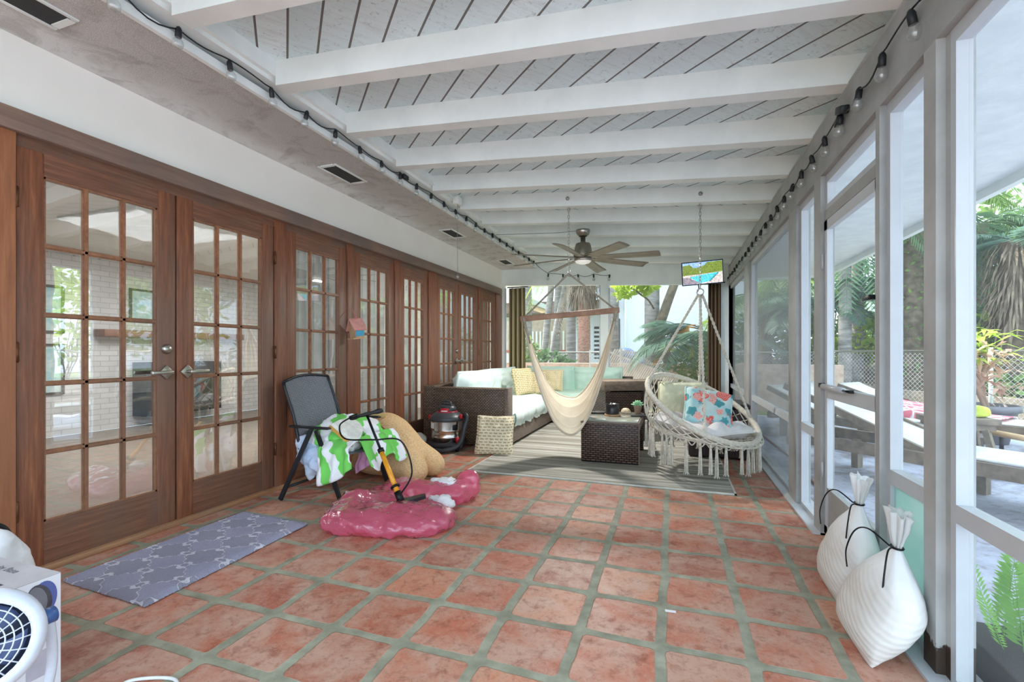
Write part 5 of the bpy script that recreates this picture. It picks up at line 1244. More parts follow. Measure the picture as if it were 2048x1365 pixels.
# ================================================================ pull cord, socket box, ceiling wire
ob = thing('outlet_box', 'white outlet box and wires on the fascia at the end of a rafter', 'outlet', (-2.18, 4.50, 2.70))
MB().box(-2.205, -2.14, 4.46, 4.56, 2.68, 2.76, bev=.005).build('box', M_WHITE, ob); MB().tube(spline([(-2.19, 4.46, 2.72), (-2.18, 4.3, 2.74), (-2.18, 4.15, 2.70), (-2.19, 3.95, 2.74)], 6), .004, 6).build('wire', M_WHITE, ob)
pc = thing('pull_cord', 'thin pull cord with a clear ball hanging in front of the sixth door', 'pull cord', (-2.17, 4.5, 1.89))
MB().tube([(-2.17, 4.50, 2.70), (-2.168, 4.50, 1.92)], .0022, 6).build('cord', mat('grey_string', (150, 150, 150), .6), pc)
MB().ball((-2.168, 4.50, 1.905), .018, 2).build('ball', M_BULB, pc)
wz = roofz(-1.1) + .140
cw = thing('ceiling_wire', 'loose white wire with a yellow wire nut on the plank ceiling', 'wire', (-1.2, 2.55, wz - .02))
wa = onz(905, 128, wz - .012); wb = onz(970, 120, wz - .012)
MB().tube(spline([wa, wa.lerp(wb, .3) + Vector((0, 0, -.01)), wa.lerp(wb, .6) + Vector((0, .03, -.005)), wb + Vector((0, .02, 0)), wb], 6), .0035, 6).build('wire', M_WHITE, cw)
MB().tube([wa, wa + Vector((-.03, -.012, -.004))], [.006, .011], 8).build('wire_nut', mat('yellow_plastic', (222, 204, 120), .5), cw)

# ================================================================ furniture indoors seen through the glass
def pic(y, z, w, h, label):
    t = thing('picture_frame', label, 'picture', (-7.58, y, z), 'framed pictures on the brick wall indoors')
    MB().box(-7.598, -7.57, y - w / 2, y + w / 2, z, z + .03).box(-7.598, -7.57, y - w / 2, y + w / 2, z + h - .03, z + h).box(-7.598, -7.57, y - w / 2, y - w / 2 + .03, z, z + h).box(-7.598, -7.57, y + w / 2 - .03, y + w / 2, z, z + h).build('frame', mat('dark_picture_frame', (70, 56, 44), .5), t)
    MB().box(-7.599, -7.59, y - w / 2 + .02, y + w / 2 - .02, z + .02, z + h - .02).build('picture', mat('pale_teal_print', (214, 226, 226), .6, nscale=9, c2=(150, 196, 200)), t)
pic(3.66, 1.35, .42, .62, 'upper framed teal print on the indoor brick wall'); pic(3.66, .55, .42, .66, 'lower framed teal print on the indoor brick wall')
pic(5.05, 1.55, .8, .5, 'wide framed print above the indoor mantel')
o = MB().box(-7.6, -7.35, 4.2, 6.4, 1.32, 1.42, bev=.008).build('mantel_shelf', mat('mantel_wood', (140, 92, 66), .5, nscale=10)); tag(o, 'brown mantel shelf on the indoor brick wall', 'shelf')
o = MB().box(-7.6, -7.30, 4.7, 5.9, .15, .95).build('fireplace', M_DARK); tag(o, 'dark fireplace opening in the indoor brick wall', 'fireplace')
def drapes(y0, y1, label):
    def f(u, v):
        y = lerp(y0, y1, u); return Vector((-3.16 + .022 * sin(y * 62) + .012 * sin(y * 23 + v), y, lerp(.06, 2.35, v)))
    o = MB().grid(f, int((y1 - y0) * 90), 8, thick=.002).build('sheer_curtain', mat('white_sheer', (236, 236, 234), .9, nscale=8, trans=.4)); tag(o, label, 'curtain', 'white curtains indoors')
drapes(3.02, 3.85, 'white curtain indoors behind the third door'); drapes(3.95, 4.62, 'white curtain indoors behind the fourth door'); drapes(4.70, 5.32, 'white curtain indoors behind the fifth door'); drapes(5.56, 6.95, 'wide white curtain indoors behind the pair of far doors'); drapes(7.05, 7.76, 'white curtain indoors behind the last door')
il = bpy.data.objects.new('indoor_lamp', bpy.data.lights.new('indoor_lamp', 'AREA')); COL.objects.link(il); il.location = (-5.4, 3.6, 2.45); il.data.energy = 36; il.data.size = 1.2; il.data.color = (.97, .98, 1); il.rotation_euler = (0, 0, 0)  # added fill lamp, brightens the room behind the doors
lf_ = thing('indoor_fill_light', 'added square fill lamp indoors in front of the brick wall', 'lamp', (-5.4, 3.6, 2.44)); MB().box(-6.0, -4.8, 3.0, 4.2, 2.46, 2.50).build('fill_lamp_housing', M_WHITE, lf_)

il2 = bpy.data.objects.new('indoor_lamp', bpy.data.lights.new('indoor_lamp', 'AREA')); COL.objects.link(il2); il2.location = (-4.3, 5.4, 2.45); il2.data.energy = 50; il2.data.size = .8  # second added fill lamp, lights the white curtains from behind
lf2 = thing('indoor_fill_light', 'added square fill lamp indoors behind the far white curtains', 'lamp', (-4.3, 5.4, 2.44)); MB().box(-4.7, -3.9, 5.0, 5.8, 2.46, 2.50).build('fill_lamp_housing', M_WHITE, lf2)
# ================================================================ outside: ground, fence, plants, furniture, neighbours
def m_patio():
    k = NT('patio_concrete'); geo = k.n('ShaderNodeNewGeometry'); s = k.sep(geo.outputs['Position'])
    n = k.noise(geo.outputs['Position'], 1.6, 6, .7, .6); n2 = k.noise(geo.outputs['Position'], 14, 5, .7)
    c = k.ramp(n, [(.36, rgb(132, 128, 134)), (.50, rgb(176, 178, 192)), (.62, rgb(192, 196, 212))])
    c = k.mix(k.ramp(n2, [(.52, (0, 0, 0, 1)), (.66, (.6, .6, .6, 1))]), c, rgb(128, 120, 112))
    k.set(Base_Color=c, Roughness=.85); k.bump(n2, .3, .01); return k.m
struct(MB().box(.97, 16, -14, 9.4, -.14, -.04).build('floor_patio', m_patio()), 'pale concrete patio outside the screens')
struct(MB().box(-3.2, .97, -14, -3.5, -.14, -.02).build('floor_patio', MATS.get('x') or mat('pale_paving', (196, 192, 186), .8, nscale=3)))
M_GRASS = mat('lawn', (128, 146, 84), .95, nscale=3, c2=(96, 112, 62), bump=.8, bscale=70)
M_MULCH = mat('brown_mulch', (136, 120, 106), .95, nscale=14, c2=(84, 72, 62), bump=1, bscale=60)
struct(MB().box(-24, 26, 9.4, 46, -.16, -.05).build('ground', M_GRASS)); struct(MB().box(16, 30, -14, 9.4, -.16, -.05).build('ground', M_GRASS))
struct(MB().box(-8, .97, 8.22, 9.4, -.16, -.04).build('ground', mat('coral_paving', (206, 186, 176), .85, nscale=6)))
gs = MB()
gp = [(2.4, 8.6), (4.3, 7.9), (6, 5.4), (7.6, 3.4), (9, 3.6), (9, 9.4), (2.4, 9.4)]
struct(gs.poly([(x, y, -.045) for x, y in gp], (0, 0, .02)).build('ground_lawn_strip', M_GRASS))
# raised bank behind a low wall, beyond the fence
struct(MB().poly([(1.6, 12.6, -.05), (9.5, 6.2, -.05), (9.5, 14, .9), (1.6, 16, .9)], (0, 0, -.1)).build('ground_bank', M_MULCH))
o = MB().bar((.4, 13.0, .18), (3.2, 11.6, .18), .16, .46).bar((3.2, 11.6, .18), (8.2, 3.6, .18), .16, .46); o = o.build('wall_garden', mat('mulch_concrete_wall', (150, 138, 130), .9, nscale=8, c2=(112, 100, 92), bump=.5)); struct(o, 'low grey garden wall beyond the fence')
o = MB().box(-6, 3.0, 10.15, 10.42, -.05, .86).build('wall_planter', mat('coral_stone', (216, 190, 176), .9, nscale=10, c2=(186, 156, 142), bump=.6, bscale=30)); struct(o, 'low coral stone planter wall beyond the far opening')
# chain link
def m_link():
    k = NT('chain_link'); k.t.nodes.remove(k.b); tc = k.n('ShaderNodeTexCoord'); s = k.sep(tc.outputs['UV'])
    def ln(sg):
        a = k.math('FRACT', k.math('MULTIPLY', k.math('ADD', s[0], k.math('MULTIPLY', s[1], sg)), 13.0)); return k.math('LESS_THAN', a, .09)
    m = k.math('MAXIMUM', ln(1.0), ln(-1.0))
    df = k.n('ShaderNodeBsdfPrincipled'); df.inputs['Base Color'].default_value = rgb(170, 174, 178); df.inputs['Roughness'].default_value = .4; tr = k.n('ShaderNodeBsdfTransparent')
    mx = k.n('ShaderNodeMixShader'); k.l(m, mx.inputs[0]); k.l(tr.outputs[0], mx.inputs[1]); k.l(df.outputs[0], mx.inputs[2]); k.l(mx.outputs[0], k.out.inputs[0]); return k.m
M_LINK = m_link()
def fence(a, b, h, label, zb=-.05, npost=4):
    a, b = Vector(a), Vector(b); t = thing('chain_link_fence', label, 'fence', (a.x, a.y, zb), 'chain-link fences round the garden'); L = (b - a).length
    mb = MB().add([(a.x, a.y, zb), (b.x, b.y, zb), (b.x, b.y, h), (a.x, a.y, h)], [(0, 1, 2, 3)]); o = mb.build('wire_mesh', M_LINK, t)
    uv = o.data.uv_layers.new(name='UVMap')
    for l in o.data.loops:
        p = o.data.vertices[l.vertex_index].co; q = Vector((p.x + t.location.x, p.y + t.location.y, p.z + zb)); uv.data[l.index].uv = ((Vector((q.x, q.y)) - Vector((a.x, a.y))).length, q.z)
    MB().tube([(a.x, a.y, h), (b.x, b.y, h)], .018, 8).build('top_rail', M_NICKEL, t)
    for i in range(npost + 1):
        p = a.lerp(b, i / npost); MB().tube([(p.x, p.y, zb), (p.x, p.y, h + .05)], .026, 10).build('post', mat('galvanised_post', (214, 216, 218), .5), t)
    return t
fence((-3.2, 11.2, 0), (3.05, 10.95, 0), 1.10, 'chain-link fence beyond the far opening', .44 if False else -.05, 3)
fence((3.05, 10.95, 0), (8.2, 1.5, 0), 1.12, 'chain-link fence beyond the screen door and loungers', -.05, 4)
# slatted white lattice leaning behind the sofa window
lt = thing('lattice_panel', 'leaning white diagonal slat panel behind the far middle post', 'lattice', (0, 0, 0))
la, lbp = ony(1178, 770, 9.3), ony(1345, 770, 9.3)
lt.location = ((la.x + lbp.x) / 2, 9.3, -.05)
sl_ = MB()
for i in range(34):
    x = la.x + i * .045; z1 = 1.16 - max(0, i - 6) * .020
    sl_.bar((x, 9.3, .25), (x + .32 * (z1 - .25) / .9 * 1.6, 9.3, z1), .020, .026)
sl_.build('slats', mat('white_slat', (238, 238, 236), .5), lt)
MB().bar((la.x + .02, 9.29, -.05), (la.x + .02, 9.29, 1.15), .03, .03).bar((la.x + .62, 9.29, -.05), (la.x + .62, 9.29, 1.2), .03, .03).bar((la.x, 9.28, .26), (la.x + 1.7, 9.28, .26), .03, .03).bar((la.x + .3, 9.28, 1.14), (la.x + 2.0, 9.28, .5), .03, .03).build('lattice_frame', mat('white_slat', (238, 238, 236), .5), lt)

# ---- foliage builders
def leafmat(name, c, c2, tr=.45):
    return mat(name, c, .55, nscale=2.5, c2=c2, trans=tr)
L_DK = leafmat('dark_palm_green', (98, 132, 88), (52, 88, 68)); L_MD = leafmat('mid_palm_green', (134, 162, 86), (76, 114, 66)); L_LT = leafmat('lime_leaf', (186, 208, 88), (118, 152, 58), .6)
L_TEAL = leafmat('teal_palm_green', (110, 142, 124), (62, 102, 88)); L_OR = leafmat('orange_dying_frond', (232, 172, 72), (170, 150, 60), .6); L_DEAD = mat('dead_frond_brown', (150, 132, 112), .9, nscale=6, c2=(108, 92, 78)); L_PK = leafmat('pinkish_dry_leaf', (226, 186, 168), (168, 138, 112), .4)
M_TRG = mat('grey_palm_trunk', (166, 160, 158), .85, nscale=5, c2=(122, 116, 116), stretch=(1, 1, 5), bump=.6, bscale=20)
M_TRR = mat('reddish_palm_trunk', (196, 150, 132), .9, nscale=14, c2=(150, 104, 86), stretch=(1, 1, 2), bump=.8, bscale=30)
M_TRB = mat('brown_trunk', (128, 112, 96), .9, nscale=10, c2=(84, 72, 60), bump=.8, bscale=30)
rnd = random.Random(11)
def frond(mb, base, az, L, up, droop, wid=.32, n=34, lw=.022, hang=.35):
    """one feather frond"""
    d = Vector((cos(az), sin(az), 0)); side = Vector((-sin(az), cos(az), 0)); P = []
    for i in range(13):
        t = i / 12; P.append(base + d * L * t * (1 - .15 * t) + Vector((0, 0, up * t - droop * t * t)))
    mb.tube(P, [.014 * (1 - .85 * i / 12) * (L / 1.6) for i in range(13)], 4, caps=False)
    for i in range(n):
        t = .12 + .88 * i / n; k_ = t * 12; j = min(11, int(k_)); p = P[j].lerp(P[j + 1], k_ - j); tan = (P[j + 1] - P[j]).normalized()
        w = wid * L * sin(pi * min(1, .18 + t * .80)) ** .7
        for s_ in (1, -1):
            q = side * s_ * .82 + tan * .55 + Vector((0, 0, -hang + rnd.uniform(-.12, .12))); q.normalize(); e = p + q * w; wv_ = tan * lw * (L / 1.6)
            m_ = p.lerp(e, .5) + Vector((0, 0, .03 * w)); mb.add([p - wv_ * .3, m_ - wv_, e, m_ + wv_], [(0, 1, 2, 3)])
    return mb
def palm(x, y, h, r, label, lm=L_MD, tm=M_TRG, lean=(0, 0), nf=12, L=2.0, droop=1.5, up=.9, skirt=False, group=None, hang=.35, vine=None, z0=-.05, name='palm_tree', n=30, curve=None):
    t = thing(name, label, 'palm tree', (x, y, z0), group); top = Vector((x + lean[0], y + lean[1], z0 + h))
    pts = [Vector((x, y, z0)).lerp(top, i / 16) + Vector((lean[0] * -.3 * sin(pi * i / 16), 0, 0)) for i in range(17)]
    if curve: pts = spline([Vector(c) for c in curve], 6); top = pts[-1]
    N = len(pts); mb = MB(); dense = []
    for i in range(N - 1):
        for k_ in range(4): dense.append(pts[i].lerp(pts[i + 1], k_ / 4))
    dense.append(pts[-1]); mb.tube(dense, [r * (1.12 - .22 * i / len(dense)) * (1 + .035 * (i % 2)) for i in range(len(dense))], 12); mb.build('trunk', tm, t)
    if nf:
        fr = MB()
        for i in range(nf):
            frond(fr, top, 2 * pi * i / nf * 1.618 * 2 + rnd.uniform(-.2, .2), L * rnd.uniform(.85, 1.1), up * rnd.uniform(.3, 1.2), droop * rnd.uniform(.6, 1.3), n=n, hang=hang)
        fr.build('fronds', lm, t)
    if skirt:
        sk = MB()
        for i in range(420):
            a = rnd.uniform(0, 2 * pi); zz = rnd.uniform(-skirt, .1); rr_ = r * 1.1 + rnd.uniform(0, .18); l_ = rnd.uniform(.3, .7)
            p = top + Vector((r * cos(a), r * sin(a), zz)); e = top + Vector((rr_ * 1.3 * cos(a), rr_ * 1.3 * sin(a), zz - l_)); m_ = p.lerp(e, .5) + Vector((cos(a), sin(a), 0)) * .06; sd2 = Vector((-sin(a), cos(a), 0)) * .018
            sk.add([p, m_ - sd2, e, m_ + sd2], [(0, 1, 2, 3)])
        sk.build('dead_fronds', L_DEAD, t)
    if vine:
        vn = MB(); leaves(vn, [(Vector((x, y, z0 + h * .45)), (r * 2.4, r * 2.4, h * .48))], 700, .09); vn.build('vine', vine, t)
    return t
def leaves(mb, blobs, n, size, flat_=.5):
    for i in range(n):
        c, R = blobs[rnd.randrange(len(blobs))]
        d = Vector((rnd.gauss(0, 1), rnd.gauss(0, 1), rnd.gauss(0, 1))).normalized() * rnd.uniform(.55, 1.0) ** .5
        p = c + Vector((d.x * R[0], d.y * R[1], d.z * R[2])); s = size * rnd.uniform(.6, 1.4)
        a = Vector((rnd.gauss(0, 1), rnd.gauss(0, 1), rnd.gauss(0, .6))).normalized(); b = a.cross(Vector((rnd.gauss(0, 1), rnd.gauss(0, 1), rnd.gauss(0, 1)))).normalized()
        mb.add([p, p + a * s * .5 + b * s * .28, p + a * s, p + a * s * .5 - b * s * .28], [(0, 1, 2, 3)])
    return mb
def bush(name, label, blobs, n, size, m, cat='bush', group=None, stems=True):
    lo = min((b[0].z - b[1][2] for b in blobs)); c0 = blobs[0][0]
    t = thing(name, label, cat, (c0.x, c0.y, -.05), group); mb = MB(); leaves(mb, blobs, n, size); mb.build('foliage', m, t)
    if stems:
        st2 = MB()
        for c, R in blobs:
            for k_ in range(3): st2.tube([(c0.x + rnd.uniform(-.1, .1), c0.y + rnd.uniform(-.1, .1), -.05), c + Vector((rnd.uniform(-.3, .3) * R[0], rnd.uniform(-.3, .3) * R[1], R[2] * .3))], [.03, .012], 5)
        st2.build('stems', M_TRB, t)
    return t
def bz(u, v, y): return ony(u, v, y)
G1 = 'palm trunks beyond the far opening'
# palms seen through the far opening
palm(bz(1052, 700, 13).x, 13, 5.2, .17, 'thick grey palm trunk at the left of the far opening, rising behind the gutter', L_MD, nf=8, group=G1)
p0, p1, p2 = bz(1083, 728, 12), bz(1093, 660, 12), bz(1101, 590, 12); palm(0, 0, 1, .085, 'slim pale palm stem leaning right, left of the crossed pair', L_LT, curve=[(p0.x, 12, -.05), p1, p2, p2 + Vector((.02, 0, .5))], nf=6, L=1.1, droop=1.3, up=.3, group=G1)
q0, q1, q2 = bz(1096, 740, 12.4), bz(1112, 670, 12.4), bz(1134, 560, 12.4); palm(0, 0, 1, .10, 'mottled palm stem leaning steeply to the right in the far opening', L_MD, curve=[(q0.x, 12.4, -.05), q1, q2, q2 + Vector((.15, 0, 1.2))], nf=8, L=1.5, group=G1)
q0, q1, q2 = bz(1112, 740, 12.8), bz(1114, 650, 12.8), bz(1118, 560, 12.8); palm(0, 0, 1, .10, 'upright mottled palm stem crossing behind the leaning one', L_MD, curve=[(q0.x, 12.8, -.05), q1, q2, q2 + Vector((.05, 0, 1.2))], nf=8, L=1.5, group=G1)
palm(bz(1142, 700, 12).x, 12, 4.6, .12, 'straight pale palm trunk right of the leaning stems', L_MD, nf=9, group=G1)
palm(bz(1168, 700, 11.6).x, 11.6, 3.1, .155, 'reddish rough palm trunk with a skirt of dead fronds', L_DEAD, M_TRR, nf=5, L=.9, droop=1.6, up=.2, skirt=.5, group=G1)
palm(bz(1224, 700, 11).x, 11, 4.8, .15, 'thick grey palm trunk just right of the far middle post', L_MD, nf=9, group=G1)
palm(bz(1304, 700, 10.8).x, 10.8, 4.6, .155, 'thick grey palm trunk in the middle of the right far opening', L_MD, nf=9, group=G1)
q = [bz(1340, 735, 10.6), bz(1330, 705, 10.6), bz(1318, 665, 10.6), bz(1330, 620, 10.6), bz(1348, 570, 10.6)]
tc_ = thing('curved_tree', 'brown curved tree trunk with a light bark beside the fronds in the right far opening', 'tree', (q[0].x, 10.6, -.05))
cp = spline([(q[0].x, 10.6, -.05)] + q + [q[-1] + Vector((.3, 0, .9))], 6); MB().tube(cp, [.13 - .05 * i / len(cp) for i in range(len(cp))], 12).build('trunk', M_TRB, tc_); mb = MB(); leaves(mb, [(cp[-1], (.8, .6, .4))], 300, .16); mb.build('foliage', L_MD, tc_)
# fronds in the right far opening
t = thing('areca_palm', 'bushy palm with arching teal and green fronds behind the macrame swing ropes', 'palm', (bz(1395, 700, 9.6).x, 9.6, -.05)); c0 = Vector((bz(1398, 700, 9.6).x, 9.6, .2))
st_ = MB()
for k_ in range(7): st_.tube([c0 + Vector((rnd.uniform(-.15, .15), rnd.uniform(-.1, .1), -.25)), c0 + Vector((rnd.uniform(-.2, .2), rnd.uniform(-.1, .1), 1.3))], [.035, .025], 7)
st_.build('stems', mat('green_cane', (150, 160, 90), .5, nscale=12, c2=(196, 190, 130)), t)
mb = MB()
for i in range(13): frond(mb, c0 + Vector((rnd.uniform(-.15, .15), rnd.uniform(-.1, .1), rnd.uniform(.9, 1.4))), rnd.uniform(0, 2 * pi), rnd.uniform(1.2, 1.7), rnd.uniform(.6, 1.3), rnd.uniform(.9, 1.7), n=36, wid=.30, hang=.3)
for az, up_ in ((2.9, .9), (3.3, .5), (2.6, 1.2)): frond(mb, c0 + Vector((0, -.1, 1.15)), az, 1.5, up_, .9, n=40, wid=.3, hang=.45)
mb.build('fronds', L_TEAL, t)
mb = MB(); frond(mb, bz(1390, 655, 9.6), 3.6, 1.0, .05, .75, n=44, wid=.36, hang=.9); frond(mb, bz(1392, 650, 9.5), 3.2, .9, .0, .7, n=44, wid=.34, hang=.9); mb.build('yellow_frond', L_OR, t)
mb = MB(); frond(mb, c0 + Vector((0, 0, .9)), 4.4, .9, .7, .8, n=30); frond(mb, c0 + Vector((.1, 0, 1.3)), 5.0, .9, .8, .8, n=30); frond(mb, c0 + Vector((-.1, 0, .8)), 3.5, .8, .6, .5, n=30); mb.build('young_frond', L_LT, t)
bush('leafy_branch', 'bright lime leaves hanging into the top of the right far opening', [(bz(1262, 566, 9.6), (.42, .3, .16)), (bz(1245, 585, 9.6), (.18, .2, .12)), (bz(1290, 575, 9.6), (.2, .2, .1))], 420, .13, L_LT, 'branch', stems=False)
MB().tube(spline([bz(1308, 618, 9.9), bz(1296, 600, 9.8), bz(1282, 590, 9.7), bz(1262, 575, 9.6)], 5), .018, 6).build('twig', M_TRB, SC.objects['leafy_branch'])
bush('low_shrub', 'dark green spiky shrub at the foot of the leaning palms', [(bz(1100, 728, 11), (.5, .3, .28)), (bz(1125, 735, 11), (.3, .2, .2))], 500, .16, L_DK)
bush('low_shrub', 'grey-green shrub behind the olive curtain', [(bz(1052, 715, 10.6), (.3, .3, .5))], 320, .14, L_MD)
bush('low_shrub', 'green undergrowth below the orange frond', [(bz(1400, 735, 9.4), (.5, .2, .35)), (bz(1430, 720, 9.3), (.3, .2, .6))], 520, .13, L_MD)
ac = thing('blue_tarp', 'blue tarp heaped by the white house wall in the right far opening', 'tarp', (bz(1262, 730, 14).x, 14, -.05)); 
tb_ = meta([(bz(1252, 715, 14), (.34, .3, .28)), (bz(1275, 724, 14), (.34, .3, .18)), (bz(1245, 735, 14), (.3, .3, .3)), (bz(1290, 735, 14), (.3, .3, .2))], .05, lambda p: .05 * vnoise(p * 6)); tb_.build('sheet', mat('blue_tarp', (66, 112, 190), .35, nscale=6, c2=(40, 74, 148)), ac)
# far house
hy = 17.0
M_HW = mat('white_house_wall', (232, 232, 240), .8, var=.03, nscale=2); M_HB = mat('beige_fascia', (216, 196, 172), .8, nscale=5); M_HD = mat('brown_shaded_band', (124, 102, 88), .8, nscale=6)
Hs = thing('neighbour_house', 'white neighbour house with a tan fascia and carport beyond the far opening', 'house', (0, hy, -.05))
xa, xb, xc = bz(1035, 700, hy).x, bz(1232, 700, hy).x, bz(1345, 700, hy).x
MB().box(xb, xc + 3, hy, hy + 5, -.05, 5.2).build('wall', M_HW, Hs)
MB().box(xa - 3, xb, hy + 1.2, hy + 5, -.05, 3.4).build('wall', M_HW, Hs)
MB().box(xa - 3, xb, hy - .5, hy + 1.2, 2.55, 2.95).build('carport_shade_band', M_HD, Hs)  # brown colour paints the band of shade below the fascia
MB().box(xa - 3, xb + .1, hy - .55, hy + 1.2, 2.95, 3.5).build('fascia', M_HW, Hs)
MB().box(xa - 3, xb + .1, hy - .45, hy + 1.2, 3.5, 4.4).build('upper_band', M_HB, Hs)
MB().box(xb, xc + 3.1, hy - .06, hy, 3.5, 5.2).build('upper_band', M_HB, Hs)
g0x, g1x = bz(1143, 700, hy).x, bz(1162, 700, hy).x
gd = MB().box(g0x, g1x, hy + 1.15, hy + 1.2, -.05, 2.1); gd.build('garage_door', mat('pale_blue_door', (206, 214, 236), .6), Hs)
lw0, lw1 = bz(1178, 700, hy).x, bz(1192, 700, hy).x; lw_ = MB()
for i in range(7): lw_.box(lw0, lw1, hy + 1.12, hy + 1.2, .9 + i * .17, .98 + i * .17)
lw_.build('louvre_window', mat('louvre_white', (230, 232, 240), .5), Hs); MB().box(lw0, lw1, hy + 1.17, hy + 1.19, .85, 2.1).build('window_recess', M_DARK, Hs)
MB().box(bz(1236, 700, hy).x, bz(1240, 700, hy).x, hy - .04, hy, -.05, 2.3).build('dark_doorway', M_DARK, Hs)
MB().tube([(bz(1251, 700, hy).x, hy - .08, -.05), (bz(1251, 700, hy).x, hy - .08, 3.5)], .04, 8).build('downpipe', M_WHITE, Hs)
# near-left shed with slatted side and gutter
sh = thing('garden_shed', 'low shed with white slats and a slanting gutter left of the leaning palms', 'shed', (bz(1070, 700, 14).x, 14.4, -.05))
s0, s1 = bz(1044, 700, 14).x, bz(1135, 700, 14).x; ss = MB()
for i in range(13): ss.box(lerp(s0, s1, i / 12) - .025, lerp(s0, s1, i / 12) + .025, 13.97, 14.0, 1.15, 1.75)
ss.build('slats', M_WHITE, sh)
MB().box(s0 - .5, s1, 14.0, 15, 1.15, 2.1).build('upper_wall', mat('tan_shade', (196, 176, 158), .8), sh); MB().box(s0 - .5, s1, 14.02, 15, -.05, 1.15).build('lower_wall', M_HW, sh)
MB().box(s0 - .5, s1 + .03, 13.93, 14.02, 1.08, 1.17).build('tile_ledge', mat('red_tile', (186, 104, 88), .7), sh)
MB().bar(bz(1030, 590, 12.9), bz(1092, 616, 13.9), .16, .14).build('gutter', M_WHITE, sh); MB().bar(bz(1030, 602, 13.3), bz(1092, 624, 14.1), .5, .05).build('eave', M_HB, sh)

# ---- right-hand garden
G2 = 'palms beyond the screens'
def pos(u, t): a = ray(u, 700); return a.x * t, a.y * t
x, y = pos(1690, 9.9); palm(x, y, 4.2, .115, 'tall palm with a sunlit trunk beyond the screen door', L_DK, nf=14, L=2.2, droop=2.4, up=.7, group=G2, n=40)
x, y = pos(1714, 10.6); palm(x, y, 5.5, .12, 'grey palm trunk just right of the sunlit one behind the door', L_DK, nf=10, L=2.0, group=G2)
x, y = pos(1824, 9.3); palm(x, y, 5.0, .17, 'thick trunk wrapped in vines beyond the panel by the near post', L_MD, M_TRB, nf=8, L=1.8, group=G2, vine=L_MD)
x, y = pos(2036, 8.2); palm(x, y, 3.1, .26, 'shaggy palm with hanging dead fronds at the right edge', L_TEAL, M_TRB, nf=13, L=1.4, droop=1.0, up=.9, skirt=1.5, group=G2, n=40, hang=.3)
x, y = pos(1958, 10.0); palm(x, y, 3.9, .16, 'dark palm right of the near post', L_DK, M_TRB, nf=12, L=1.9, droop=1.9, group=G2, n=36)
x, y = pos(1640, 11.0); palm(x, y, 2.2, .15, 'low bushy palm left of the door, sweeping fronds', L_TEAL, M_TRB, nf=16, L=1.9, droop=1.3, up=1.3, group=G2, n=40)
x, y = pos(1530, 12.5); palm(x, y, 2.6, .16, 'palm dim behind the dusty screen', L_DK, M_TRB, nf=12, L=2.0, group=G2)
x, y = pos(1585, 13.5); palm(x, y, 3.3, .16, 'palm between the second post and the door', L_MD, M_TRB, nf=10, L=2.0, group=G2)
x, y = pos(1890, 12.5); palm(x, y, 5.5, .18, 'tall palm hidden behind the near post', L_MD, M_TRB, nf=10, L=2.0, group=G2)
def V3(u, t, z): a, b = pos(u, t); return Vector((a, b, z))
G3 = 'shrubs along the garden fence'
bush('garden_shrub', 'lime shrub catching the sun beyond the screen door', [(V3(1738, 10.6, 1.45), (.5, .5, .5)), (V3(1700, 11, 1.1), (.6, .5, .4))], 900, .15, L_LT, group=G3)
bush('garden_shrub', 'mid green hedge behind the door fence', [(V3(1665, 12, 1.2), (.9, .7, .7)), (V3(1620, 12.5, 1.1), (.9, .7, .7))], 1100, .16, L_MD, group=G3)
bush('garden_shrub', 'airy tree crown at the top of the panel by the near post', [(V3(1805, 10, 2.6), (.5, .5, .5)), (V3(1840, 9.6, 3.0), (.5, .5, .6)), (V3(1800, 10.4, 3.5), (.6, .5, .5))], 1300, .13, L_MD, group=G3)
bush('garden_shrub', 'bright leaves beside the vine-wrapped trunk', [(V3(1800, 10.2, 1.5), (.45, .4, .5)), (V3(1850, 9.8, 1.5), (.35, .4, .35))], 700, .13, L_LT, group=G3)
bush('garden_shrub', 'dense dark shrubs behind the right fence', [(V3(1960, 9.6, 1.2), (.8, .8, .9)), (V3(2010, 9.3, .9), (.9, .8, .7)), (V3(2060, 8.6, 1.0), (.9, .8, .8)), (V3(1990, 9.8, 2.2), (.9, .8, .6))], 2600, .15, L_DK, group=G3)
bush('garden_shrub', 'spiky green plants low by the right fence', [(V3(2035, 7.9, .35), (.6, .5, .35)), (V3(1985, 8.4, .4), (.4, .4, .35))], 700, .18, L_MD, group=G3)
bush('garden_shrub', 'yellow-green top growth right of the near post', [(V3(1950, 9.4, 1.65), (.5, .4, .25)), (V3(2000, 8.8, 1.35), (.6, .4, .2))], 500, .16, L_LT, group=G3)
bush('garden_shrub', 'dark hedge in shade behind the dusty screens', [(V3(1480, 14, 1.0), (1.6, 1, 1.2)), (V3(1540, 14, 1.2), (1.5, 1, 1.4))], 1300, .2, L_DK, group=G3)
bush('garden_tree', 'broad background tree behind the screen door', [(V3(1650, 17, 4.2), (2.2, 1.5, 1.6)), (V3(1560, 17, 3.5), (2.0, 1.5, 1.6)), (V3(1610, 17, 2.2), (2.2, 1.5, 1.2))], 2600, .26, L_DK, 'tree', 'background trees')
bush('garden_tree', 'background tree rising right of the near post', [(V3(1960, 15, 4.4), (2.2, 1.5, 1.8)), (V3(2050, 14, 3.6), (2.2, 1.5, 1.8)), (V3(1900, 16, 3.0), (1.6, 1.5, 1.6)), (V3(2040, 13, 5.6), (2.5, 1.5, 1.5))], 3000, .24, L_MD, 'tree', 'background trees')
